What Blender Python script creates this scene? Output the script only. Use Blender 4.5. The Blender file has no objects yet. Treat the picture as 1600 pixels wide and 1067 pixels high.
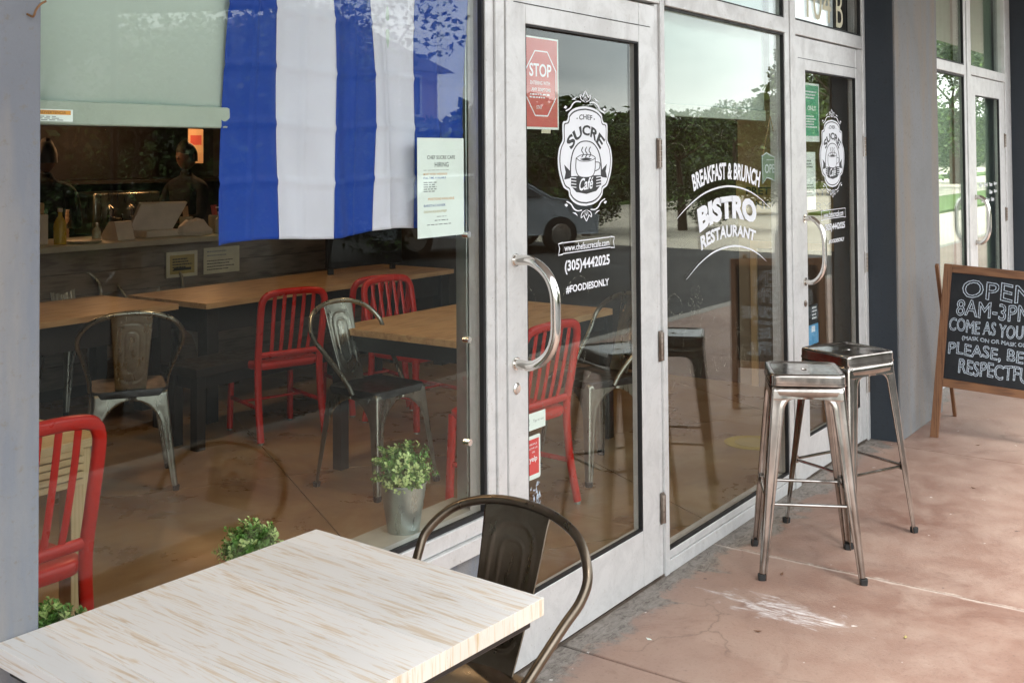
import bpy, math, random
from mathutils import Vector, Matrix
R = math.radians
rnd = random.Random(7)
scn = bpy.context.scene
C = scn.collection

# ------------------------------------------------------------ camera
cam_d = bpy.data.cameras.new('camera'); cam = bpy.data.objects.new('camera', cam_d); C.objects.link(cam)
yaw, pit, rol = 0.619914, 0.02566, -0.007057
fw = Vector((math.cos(yaw)*math.cos(pit), math.sin(yaw)*math.cos(pit), math.sin(pit)))
rt = fw.cross(Vector((0, 0, 1))).normalized(); up = rt.cross(fw)
c_, s_ = math.cos(rol), math.sin(rol)
r2 = rt*c_ + up*s_; u2 = -rt*s_ + up*c_
cam.matrix_world = Matrix(((r2.x, u2.x, -fw.x, 0.0), (r2.y, u2.y, -fw.y, -2.0537), (r2.z, u2.z, -fw.z, 1.65), (0, 0, 0, 1)))
cam_d.sensor_width = 36; cam_d.lens = 1720.0/1600*36; cam_d.shift_y = (199.36-533.5)/1600
cam_d.clip_start = 0.05; cam_d.clip_end = 800
scn.camera = cam

# ------------------------------------------------------------ light
SUN_EL, SUN_AZ = R(62), R(210)      # overcast: a weak, very wide sun behind cloud
w = bpy.data.worlds.new("World"); scn.world = w; w.use_nodes = True
nt = w.node_tree; nt.nodes.clear()
sky = nt.nodes.new('ShaderNodeTexSky'); sky.sky_type = 'NISHITA'; sky.sun_disc = False
sky.sun_elevation = SUN_EL; sky.sun_rotation = SUN_AZ
tc = nt.nodes.new('ShaderNodeTexCoord'); mp = nt.nodes.new('ShaderNodeMapping'); mp.inputs['Scale'].default_value = (1.2, 1.2, 4.5)
ns = nt.nodes.new('ShaderNodeTexNoise'); ns.inputs['Scale'].default_value = 2.2; ns.inputs['Detail'].default_value = 6
rp = nt.nodes.new('ShaderNodeValToRGB'); rp.color_ramp.elements[0].position = .38; rp.color_ramp.elements[0].color = (5.2, 5.6, 5.9, 1)
rp.color_ramp.elements[1].position = .62; rp.color_ramp.elements[1].color = (10.2, 10.2, 10.0, 1)
mx = nt.nodes.new('ShaderNodeMix'); mx.data_type = 'RGBA'; mx.inputs[0].default_value = .86
bg = nt.nodes.new('ShaderNodeBackground'); bg.inputs[1].default_value = 0.15
wo = nt.nodes.new('ShaderNodeOutputWorld')
L = nt.links.new
L(tc.outputs['Generated'], mp.inputs[0]); L(mp.outputs[0], ns.inputs[0]); L(ns.outputs[0], rp.inputs[0])
L(sky.outputs[0], mx.inputs[6]); L(rp.outputs[0], mx.inputs[7]); L(mx.outputs[2], bg.inputs[0]); L(bg.outputs[0], wo.inputs[0])
sd = bpy.data.lights.new('sun', 'SUN'); sd.energy = 1.7; sd.angle = R(18); sd.color = (1, .965, .91)
sun = bpy.data.objects.new('sun', sd); C.objects.link(sun)
sdir = Vector((math.sin(SUN_AZ)*math.cos(SUN_EL), math.cos(SUN_AZ)*math.cos(SUN_EL), math.sin(SUN_EL)))
sun.rotation_euler = sdir.to_track_quat('Z', 'Y').to_euler(); sun.location = (0, -5, 9)
scn.view_settings.view_transform = 'Standard'; scn.view_settings.look = 'None'
scn.view_settings.exposure = 1.72; scn.view_settings.gamma = 1; scn.view_settings.use_curve_mapping = False
scn.render.engine = 'CYCLES'
scn.cycles.max_bounces = 10; scn.cycles.transparent_max_bounces = 16; scn.cycles.glossy_bounces = 5; scn.cycles.diffuse_bounces = 4

# ------------------------------------------------------------ materials
MATS = {}
def newmat(name):
    m = bpy.data.materials.new(name); m.use_nodes = True; MATS[name] = m
    return m, m.node_tree, m.node_tree.nodes['Principled BSDF']
def N(t, kind, **kw):
    n = t.nodes.new(kind)
    for k, v in kw.items():
        if hasattr(n, k): setattr(n, k, v)
        else: n.inputs[k].default_value = v
    return n
def ramp(t, src, stops):
    n = t.nodes.new('ShaderNodeValToRGB'); cr = n.color_ramp
    while len(cr.elements) > 1: cr.elements.remove(cr.elements[-1])
    cr.elements[0].position = stops[0][0]; c = stops[0][1]
    cr.elements[0].color = (c, c, c, 1) if not hasattr(c, '__len__') else (*c, 1)
    for p_, c in stops[1:]:
        e = cr.elements.new(p_); e.color = (c, c, c, 1) if not hasattr(c, '__len__') else (*c, 1)
    t.links.new(src, n.inputs[0]); return n.outputs[0]
def mixc(t, fac, a, b, mode='MIX'):
    n = t.nodes.new('ShaderNodeMix'); n.data_type = 'RGBA'; n.blend_type = mode
    for i, v in ((0, fac), (6, a), (7, b)):
        if hasattr(v, 'node'): t.links.new(v, n.inputs[i])
        elif i == 0: n.inputs[0].default_value = v
        else: n.inputs[i].default_value = (*v, 1)
    return n.outputs[2]
def coords(t, kind='Object', scale=(1, 1, 1), rot=(0, 0, 0)):
    if kind == 'World':
        g = t.nodes.new('ShaderNodeNewGeometry'); src = g.outputs['Position']
    else:
        g = t.nodes.new('ShaderNodeTexCoord'); src = g.outputs[kind]
    m = t.nodes.new('ShaderNodeMapping'); m.inputs['Scale'].default_value = scale; m.inputs['Rotation'].default_value = rot
    t.links.new(src, m.inputs[0]); return m.outputs[0]
def noise(t, vec, scale, detail=4, rough=.55, dist=0):
    n = N(t, 'ShaderNodeTexNoise', Scale=scale, Detail=detail, Roughness=rough, Distortion=dist)
    t.links.new(vec, n.inputs['Vector']); return n.outputs[0]
def bump(t, b, h, strength=.3, dist=.002):
    n = N(t, 'ShaderNodeBump', Strength=strength, Distance=dist)
    t.links.new(h, n.inputs['Height']); t.links.new(n.outputs[0], b.inputs['Normal'])
def mat(name, col, rough=.5, metal=0, var=.12, scale=9, bmp=0, bscale=60, kind='Object', spec=None, rvar=.08):
    m, t, b = newmat(name)
    v = coords(t, kind); n = noise(t, v, scale, 5)
    lo = tuple(max(0, x*(1-var)) for x in col); hi = tuple(min(1, x*(1+var)) for x in col)
    t.links.new(ramp(t, n, [(.3, lo), (.7, hi)]), b.inputs['Base Color'])
    t.links.new(ramp(t, noise(t, v, scale*2.7, 4), [(.3, max(.02, rough-rvar)), (.7, min(1, rough+rvar))]), b.inputs['Roughness'])
    b.inputs['Metallic'].default_value = metal
    if spec is not None: b.inputs['Specular IOR Level'].default_value = spec
    if bmp: bump(t, b, noise(t, v, bscale, 5), bmp)
    return m

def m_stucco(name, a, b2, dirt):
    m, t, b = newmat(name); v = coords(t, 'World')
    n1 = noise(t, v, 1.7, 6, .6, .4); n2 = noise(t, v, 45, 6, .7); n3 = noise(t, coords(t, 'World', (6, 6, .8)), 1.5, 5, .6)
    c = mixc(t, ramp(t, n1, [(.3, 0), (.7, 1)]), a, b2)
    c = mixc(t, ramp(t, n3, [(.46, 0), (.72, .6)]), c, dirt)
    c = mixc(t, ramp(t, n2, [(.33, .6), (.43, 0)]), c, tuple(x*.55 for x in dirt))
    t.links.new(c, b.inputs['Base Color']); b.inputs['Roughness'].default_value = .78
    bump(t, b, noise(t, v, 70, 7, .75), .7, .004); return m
m_stucco('stucco_grey', (.195, .21, .235), (.165, .178, .205), (.33, .29, .23))
m_stucco('stucco_grey_rear', (.165, .168, .168), (.20, .205, .21), (.24, .18, .12))
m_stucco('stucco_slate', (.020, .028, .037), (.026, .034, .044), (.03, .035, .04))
m_stucco('plaster_white', (.62, .62, .6), (.55, .55, .54), (.45, .42, .36))

def m_frame():
    m, t, b = newmat('weathered_aluminium'); v = coords(t, 'World')
    blot = noise(t, v, 7, 8, .75, .6); fine = noise(t, v, 38, 8, .75); strk = noise(t, coords(t, 'World', (30, 30, 1.2)), 1.6, 5, .6)
    c = mixc(t, ramp(t, blot, [(.40, 0), (.56, 1)]), (.60, .60, .59), (.68, .68, .67))
    c = mixc(t, ramp(t, fine, [(.58, 0), (.66, .45)]), c, (.46, .43, .38))
    c = mixc(t, ramp(t, strk, [(.55, 0), (.8, .22)]), c, (.5, .5, .49))
    c = mixc(t, ramp(t, noise(t, v, 90, 4, .7), [(.66, 0), (.72, .7)]), c, (.24, .20, .15))
    t.links.new(c, b.inputs['Base Color'])
    t.links.new(ramp(t, blot, [(.35, .55), (.6, .38)]), b.inputs['Roughness']); b.inputs['Metallic'].default_value = .25
    bump(t, b, fine, .12, .001)
m_frame()
def m_glass():
    m = bpy.data.materials.new('window_glass'); m.use_nodes = True; MATS['window_glass'] = m; t = m.node_tree; t.nodes.clear()
    g = N(t, 'ShaderNodeNewGeometry'); d = N(t, 'ShaderNodeVectorMath', operation='DOT_PRODUCT')
    t.links.new(g.outputs['Normal'], d.inputs[0]); t.links.new(g.outputs['Incoming'], d.inputs[1])
    a = N(t, 'ShaderNodeMath', operation='ABSOLUTE'); t.links.new(d.outputs['Value'], a.inputs[0])
    s = N(t, 'ShaderNodeMath', operation='SUBTRACT'); s.inputs[0].default_value = 1; t.links.new(a.outputs[0], s.inputs[1])
    p = N(t, 'ShaderNodeMath', operation='POWER'); t.links.new(s.outputs[0], p.inputs[0]); p.inputs[1].default_value = 4.6
    ma = N(t, 'ShaderNodeMath', operation='MULTIPLY_ADD'); t.links.new(p.outputs[0], ma.inputs[0]); ma.inputs[1].default_value = .95; ma.inputs[2].default_value = .022
    tr = N(t, 'ShaderNodeBsdfTransparent'); tr.inputs[0].default_value = (.97, .98, .968, 1)
    gl = N(t, 'ShaderNodeBsdfGlossy'); gl.inputs['Roughness'].default_value = 0.0; gl.inputs['Color'].default_value = (.95, 1, .97, 1)
    mxs = N(t, 'ShaderNodeMixShader'); o = N(t, 'ShaderNodeOutputMaterial')
    t.links.new(ma.outputs[0], mxs.inputs[0]); t.links.new(tr.outputs[0], mxs.inputs[1]); t.links.new(gl.outputs[0], mxs.inputs[2]); t.links.new(mxs.outputs[0], o.inputs[0])
m_glass()
def m_concrete():
    m, t, b = newmat('walkway_concrete'); v = coords(t, 'World')
    big = noise(t, v, .9, 6, .62, .5); mid = noise(t, v, 5, 7, .65, .3); fin = noise(t, v, 70, 6, .7)
    c = mixc(t, ramp(t, big, [(.32, 0), (.66, 1)]), (.205, .112, .082), (.335, .225, .178))
    c = mixc(t, ramp(t, mid, [(.42, 0), (.7, .7)]), c, (.38, .28, .225))
    c = mixc(t, ramp(t, noise(t, v, 2.3, 6, .7, 1.2), [(.55, 0), (.7, .5)]), c, (.155, .078, .055))
    c = mixc(t, ramp(t, fin, [(.30, .5), (.45, 0)]), c, (.15, .095, .08))
    # grey broken cement next to the shop front
    g = N(t, 'ShaderNodeSeparateXYZ'); t.links.new(v, g.inputs[0])
    n2 = noise(t, v, 4.5, 6, .65, .6)
    ad = N(t, 'ShaderNodeMath', operation='MULTIPLY_ADD'); t.links.new(n2, ad.inputs[0]); ad.inputs[1].default_value = .52; t.links.new(g.outputs['Y'], ad.inputs[2])
    edge = ramp(t, ad.outputs[0], [(.12, 0), (.17, 1)])
    rough = noise(t, coords(t, 'World', (1, 2.2, 1)), 16, 9, .8, 1.5)
    cg = ramp(t, rough, [(.36, (.055, .04, .032)), (.47, (.20, .175, .15)), (.62, (.30, .265, .235))])
    c = mixc(t, edge, c, cg)
    # chalky ragged filler along one joint
    xo = N(t, 'ShaderNodeMath', operation='MULTIPLY_ADD'); t.links.new(noise(t, v, 9, 5, .7), xo.inputs[0]); xo.inputs[1].default_value = .05; t.links.new(g.outputs['X'], xo.inputs[2])
    dd = N(t, 'ShaderNodeMath', operation='SUBTRACT'); t.links.new(xo.outputs[0], dd.inputs[0]); dd.inputs[1].default_value = 4.352
    ab = N(t, 'ShaderNodeMath', operation='ABSOLUTE'); t.links.new(dd.outputs[0], ab.inputs[0])
    c = mixc(t, ramp(t, ab.outputs[0], [(.006, .75), (.018, 0)]), c, (.55, .47, .41))
    wz = N(t, 'ShaderNodeTexVoronoi', feature='DISTANCE_TO_EDGE', Scale=.8); dn = N(t, 'ShaderNodeTexNoise', Scale=3.0, Detail=6)
    t.links.new(v, dn.inputs['Vector']); av = N(t, 'ShaderNodeVectorMath', operation='MULTIPLY_ADD'); t.links.new(dn.outputs['Color'], av.inputs[0]); av.inputs[1].default_value = (.5, .5, .5); t.links.new(v, av.inputs[2]); t.links.new(av.outputs[0], wz.inputs['Vector'])
    crk = N(t, 'ShaderNodeMath', operation='MULTIPLY'); t.links.new(ramp(t, wz.outputs['Distance'], [(.0015, 1), (.005, 0)]), crk.inputs[0]); t.links.new(ramp(t, big, [(.55, 0), (.64, .4)]), crk.inputs[1])
    c = mixc(t, crk.outputs[0], c, (.07, .045, .035))
    c = mixc(t, ramp(t, noise(t, v, 17, 2, .5), [(.76, 0), (.775, .75)]), c, (.085, .06, .05))
    # white scuffs of spilt chalk / paint
    mp_ = N(t, 'ShaderNodeMapping'); mp_.inputs['Location'].default_value = (-3.83, .49, 0); mp_.vector_type = 'POINT'; t.links.new(v, mp_.inputs[0])
    mr = N(t, 'ShaderNodeMapping'); mr.inputs['Scale'].default_value = (9, 2.6, 1); t.links.new(mp_.outputs[0], mr.inputs[0])
    ln = N(t, 'ShaderNodeVectorMath', operation='LENGTH'); t.links.new(mr.outputs[0], ln.inputs[0])
    st = noise(t, coords(t, 'World', (24, 4, 1)), 2.6, 6, .75, .3)
    pt_ = N(t, 'ShaderNodeMath', operation='MULTIPLY_ADD'); t.links.new(noise(t, coords(t, 'World', (1.6, 1, 1)), 9, 4, .6, .8), pt_.inputs[0]); pt_.inputs[1].default_value = 2.6; t.links.new(ln.outputs['Value'], pt_.inputs[2])
    sm = N(t, 'ShaderNodeMath', operation='MULTIPLY'); t.links.new(ramp(t, st, [(.42, 0), (.60, .65)]), sm.inputs[1])
    dv = N(t, 'ShaderNodeMath', operation='MULTIPLY'); t.links.new(pt_.outputs[0], dv.inputs[0]); dv.inputs[1].default_value = .4
    t.links.new(ramp(t, dv.outputs[0], [(.62, 1), (.80, 0)]), sm.inputs[0])
    c = mixc(t, sm.outputs[0], c, (.86, .86, .87))
    c = mixc(t, ramp(t, noise(t, v, 23, 3, .5), [(.735, 0), (.75, .8)]), c, (.72, .68, .64))
    t.links.new(c, b.inputs['Base Color'])
    t.links.new(ramp(t, mid, [(.3, .42), (.7, .68)]), b.inputs['Roughness'])
    hm = mixc(t, edge, fin, rough)
    bump(t, b, hm, .4, .006)
m_concrete()
def m_floor():
    m, t, b = newmat('polished_concrete'); v = coords(t, 'World')
    a = noise(t, v, 1.1, 7, .65, 1.0); f = noise(t, v, 2.6, 7, .62, .3)
    c = ramp(t, a, [(.3, (.20, .105, .045)), (.5, (.32, .205, .10)), (.72, (.42, .32, .185))])
    c = mixc(t, ramp(t, f, [(.36, .5), (.52, 0)]), c, (.15, .075, .035))
    t.links.new(c, b.inputs['Base Color']); t.links.new(ramp(t, f, [(.3, .22), (.7, .42)]), b.inputs['Roughness'])
m_floor()
def m_wood(name, dark, light, pale, gdir='Y', scale=1.0, rough=.5, wash=.0):
    m, t, b = newmat(name)
    oi = N(t, 'ShaderNodeObjectInfo'); tcn = N(t, 'ShaderNodeTexCoord')
    ad = N(t, 'ShaderNodeVectorMath', operation='MULTIPLY_ADD'); cb = N(t, 'ShaderNodeCombineXYZ')
    t.links.new(oi.outputs['Random'], cb.inputs[0]); t.links.new(oi.outputs['Random'], cb.inputs[1]); t.links.new(oi.outputs['Random'], cb.inputs[2])
    t.links.new(cb.outputs[0], ad.inputs[0]); ad.inputs[1].default_value = (7.3, 11.9, 5.1); t.links.new(tcn.outputs['Object'], ad.inputs[2])
    mp1 = N(t, 'ShaderNodeMapping'); s = {'Y': (16, 1.0, 16), 'X': (1.0, 16, 16), 'Z': (16, 16, 1.0)}[gdir]; mp1.inputs['Scale'].default_value = tuple(q*scale for q in s)
    t.links.new(ad.outputs[0], mp1.inputs[0]); v = mp1.outputs[0]
    wv = N(t, 'ShaderNodeTexWave', wave_type='RINGS' if gdir == 'Y' else 'BANDS'); wv.inputs['Scale'].default_value = 1.3; wv.inputs['Distortion'].default_value = 5.5; wv.inputs['Detail'].default_value = 4; wv.inputs['Detail Scale'].default_value = 1.2
    if gdir == 'Y': wv.rings_direction = 'Y'
    t.links.new(v, wv.inputs['Vector'])
    g2 = noise(t, v, 2.2, 8, .7, .6); g3 = noise(t, v, 9, 6, .75)
    c = mixc(t, ramp(t, wv.outputs['Color'], [(.15, 0), (.8, 1)]), dark, light)
    c = mixc(t, ramp(t, g2, [(.35, .0), (.6, 1)]), c, light)
    c = mixc(t, ramp(t, g3, [(.35, .35), (.5, 0)]), c, dark)
    if wash:
        lowm = ramp(t, noise(t, v, .7, 5, .6, .8), [(.3, .0), (.6, .14)])
        am = N(t, 'ShaderNodeMath', operation='ADD'); t.links.new(noise(t, v, 3.4, 6, .62, .9), am.inputs[0]); t.links.new(lowm, am.inputs[1])
        c = mixc(t, ramp(t, am.outputs[0], [(.44, 0), (.58, wash)]), c, pale)
    hs = N(t, 'ShaderNodeHueSaturation'); mr = N(t, 'ShaderNodeMapRange'); mr.inputs['To Min'].default_value = .95; mr.inputs['To Max'].default_value = 1.04
    t.links.new(oi.outputs['Random'], mr.inputs[0]); t.links.new(mr.outputs[0], hs.inputs['Value']); t.links.new(c, hs.inputs['Color'])
    t.links.new(hs.outputs[0], b.inputs['Base Color']); b.inputs['Roughness'].default_value = rough
    bump(t, b, g3, .12, .001); return m
m_wood('whitewashed_wood', (.55, .42, .29), (.68, .58, .46), (.76, .745, .72), 'Y', 2.1, .55, .95)
m_wood('endgrain_wood', (.42, .30, .17), (.58, .46, .31), (.68, .63, .56), 'Z', 2.2, .6, .85)
m_wood('cafe_table_wood', (.40, .22, .09), (.62, .41, .20), (.5, .4, .2), 'X', .9, .4)
m_wood('pine_wood', (.52, .36, .16), (.68, .52, .28), (.7, .6, .4), 'X', 1.2, .5)
m_wood('pine_wood_upright', (.52, .36, .16), (.68, .52, .28), (.7, .6, .4), 'Z', 1.2, .5)
m_wood('sign_wood', (.10, .040, .016), (.21, .095, .04), (.3, .2, .1), 'Z', 1.1, .55)
m_wood('sign_wood_rail', (.10, .040, .016), (.21, .095, .04), (.3, .2, .1), 'X', 1.1, .55)
m_wood('counter_wood', (.12, .095, .07), (.24, .20, .155), (.3, .3, .25), 'X', .8, .6)
def m_metal(name, base, dark, rough, metal=1.0):
    m, t, b = newmat(name); v = coords(t, 'Object')
    a = noise(t, v, 5, 5, .6, .8); s = noise(t, coords(t, 'Object', (14, 14, 2)), 2, 4, .6); f = noise(t, v, 55, 5, .7)
    c = mixc(t, ramp(t, a, [(.35, 0), (.65, 1)]), dark, base)
    c = mixc(t, ramp(t, f, [(.68, 0), (.76, .35)]), c, tuple(x*.5 for x in dark))
    t.links.new(c, b.inputs['Base Color']); b.inputs['Metallic'].default_value = metal
    t.links.new(ramp(t, s, [(.3, max(.04, rough-.08)), (.7, rough+.10)]), b.inputs['Roughness'])
    return m
m_metal('clear_coat_steel', (.48, .445, .41), (.25, .22, .195), .15)
m_metal('brown_gunmetal', (.215, .178, .138), (.125, .098, .072), .32)
m_metal('dull_steel', (.42, .43, .37), (.26, .265, .22), .3)
m_metal('chrome', (.80, .78, .75), (.68, .65, .60), .12)
m_metal('galvanised', (.52, .60, .57), (.34, .41, .39), .32, .9)
m_metal('hinge_metal', (.36, .32, .28), (.18, .13, .10), .4)
mat('gasket_black', (.008, .008, .009), .6)
mat('rubber_black', (.02, .02, .02), .8)
mat('red_paint', (.56, .018, .010), .32, var=.08, scale=5)
mat('dark_red_paint', (.42, .012, .010), .35, var=.08)
mat('black_metal', (.014, .013, .012), .42)
mat('black_wood', (.018, .014, .011), .5)
mat('black_cloth', (.010, .010, .011), .95)
mat('skin', (.12, .055, .03), .6)
mat('hair', (.012, .009, .008), .7)
mat('ceiling_black', (.02, .018, .016), .9)
mat('wall_charcoal', (.045, .036, .028), .85, var=.3, scale=3)
mat('wall_tan', (.36, .30, .20), .85, var=.08, scale=1)
mat('counter_slab', (.42, .40, .33), .4)
mat('blind_fabric', (.52, .64, .58), .9, var=.04, scale=2)
mat('blind_bar', (.34, .40, .33), .6, var=.05)
mat('vinyl_white', (.80, .82, .86), .45, var=.03)
mat('vinyl_black', (.012, .012, .014), .5)
mat('paper_white', (.74, .82, .78), .85, var=.03)
mat('paper_cream', (.62, .60, .44), .85)
mat('ink', (.03, .04, .04), .8)
mat('ink_grey', (.25, .28, .27), .8)
mat('ink_blue', (.03, .10, .30), .8)
mat('ink_orange', (.60, .28, .05), .8)
mat('ink_gold', (.40, .33, .12), .8)
mat('poster_red', (.52, .10, .085), .5, var=.05)  # red lightened to carry the sky's veil over the STOP poster
mat('sticker_red', (.62, .015, .02), .4, var=.03)
mat('poster_green', (.03, .32, .16), .5)
mat('sticker_blue', (.10, .35, .62), .4)
mat('frosted_white', (.66, .72, .76), .6, var=.03)
mat('green_film', (.24, .34, .24), .7, var=.35, scale=1.3, kind='World')
mat('chalk_black', (.004, .006, .009), .7, var=.3, scale=5)
mat('soap', (.45, .42, .30), .2)
mat('bottle_yellow', (.55, .38, .05), .3)
mat('cup_paper', (.62, .42, .25), .7)
mat('pos_white', (.62, .55, .46), .45)
mat('screen_dark', (.02, .025, .03), .15)
mat('soil', (.02, .014, .01), .9)
mat('leaf_green', (.085, .20, .03), .5, var=.35, scale=30)
mat('leaf_pale', (.42, .55, .20), .5, var=.25, scale=30)
mat('tree_leaf', (.035, .060, .016), .55, var=.5, scale=1.5, kind='World')
mat('tree_leaf_light', (.13, .21, .05), .55, var=.4, scale=1.5, kind='World')
mat('bark', (.09, .065, .045), .9, var=.3)
mat('asphalt', (.045, .045, .044), .8, var=.3, scale=.5, kind='World', bmp=.4)
mat('road_concrete', (.58, .53, .43), .8, var=.16, scale=.35, kind='World')
mat('kerb_concrete', (.34, .32, .29), .8, var=.15)
mat('grass_green', (.10, .17, .035), .9, var=.3, scale=.8, kind='World')
mat('ground_earth', (.20, .18, .13), .9, var=.2, scale=.05, kind='World')
mat('car_paint', (.60, .66, .72), .2, metal=.15, var=.03)
mat('car_glass', (.015, .02, .025), .06)
mat('tyre', (.02, .02, .02), .85)
mat('facade_pale', (.48, .45, .44), .8, var=.08, scale=.5)
mat('facade_rose', (.42, .30, .30), .8, var=.08, scale=.5)
mat('roof_grey', (.22, .2, .2), .8)
mat('umbrella_cloth', (.035, .04, .05), .9)
mat('yellow_vinyl', (.42, .33, .04), .6)
mat('rust', (.20, .10, .04), .7)
mat('dead_leaf', (.13, .06, .03), .8)
mat('planter_dark', (.03, .034, .036), .6)
mat('cardboard', (.40, .25, .12), .8)
def m_cloth(name, col):
    m, t, b = newmat(name); v = coords(t, 'Object')
    t.links.new(ramp(t, noise(t, v, 6, 4), [(.3, tuple(x*.9 for x in col)), (.7, col)]), b.inputs['Base Color'])
    b.inputs['Roughness'].default_value = .55; b.inputs['Sheen Weight'].default_value = .03
    bump(t, b, noise(t, v, 500, 2), .1, .0005)
    tl = N(t, 'ShaderNodeBsdfTranslucent'); tl.inputs[0].default_value = (*[min(1, x*1.1) for x in col], 1)
    ms = N(t, 'ShaderNodeMixShader'); ms.inputs[0].default_value = .25
    o = [n for n in t.nodes if n.type == 'OUTPUT_MATERIAL'][0]
    t.links.new(b.outputs[0], ms.inputs[1]); t.links.new(tl.outputs[0], ms.inputs[2]); t.links.new(ms.outputs[0], o.inputs[0])
m_cloth('flag_blue', (.0005, .055, .40)); m_cloth('flag_white', (.78, .79, .88))
def m_chalk(name, col, thr):
    m, t, b = newmat(name); v = coords(t, 'World')
    b.inputs['Base Color'].default_value = (*col, 1); b.inputs['Roughness'].default_value = .95
    tr = N(t, 'ShaderNodeBsdfTransparent'); ms = N(t, 'ShaderNodeMixShader')
    o = [n for n in t.nodes if n.type == 'OUTPUT_MATERIAL'][0]
    t.links.new(ramp(t, noise(t, v, 160, 4, .8), [(thr, 0), (thr+.12, 1)]), ms.inputs[0])
    t.links.new(tr.outputs[0], ms.inputs[1]); t.links.new(b.outputs[0], ms.inputs[2]); t.links.new(ms.outputs[0], o.inputs[0])
m_chalk('chalk', (.50, .58, .66), .36); m_chalk('chalk_faint', (.42, .40, .30), .52)
def m_emit(name, col, s):
    m, t, b = newmat(name); b.inputs['Emission Color'].default_value = (*col, 1); b.inputs['Emission Strength'].default_value = s
    b.inputs['Base Color'].default_value = (.8, .7, .5, 1)
m_emit('lamp_glow', (1, .55, .22), 6)

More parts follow.
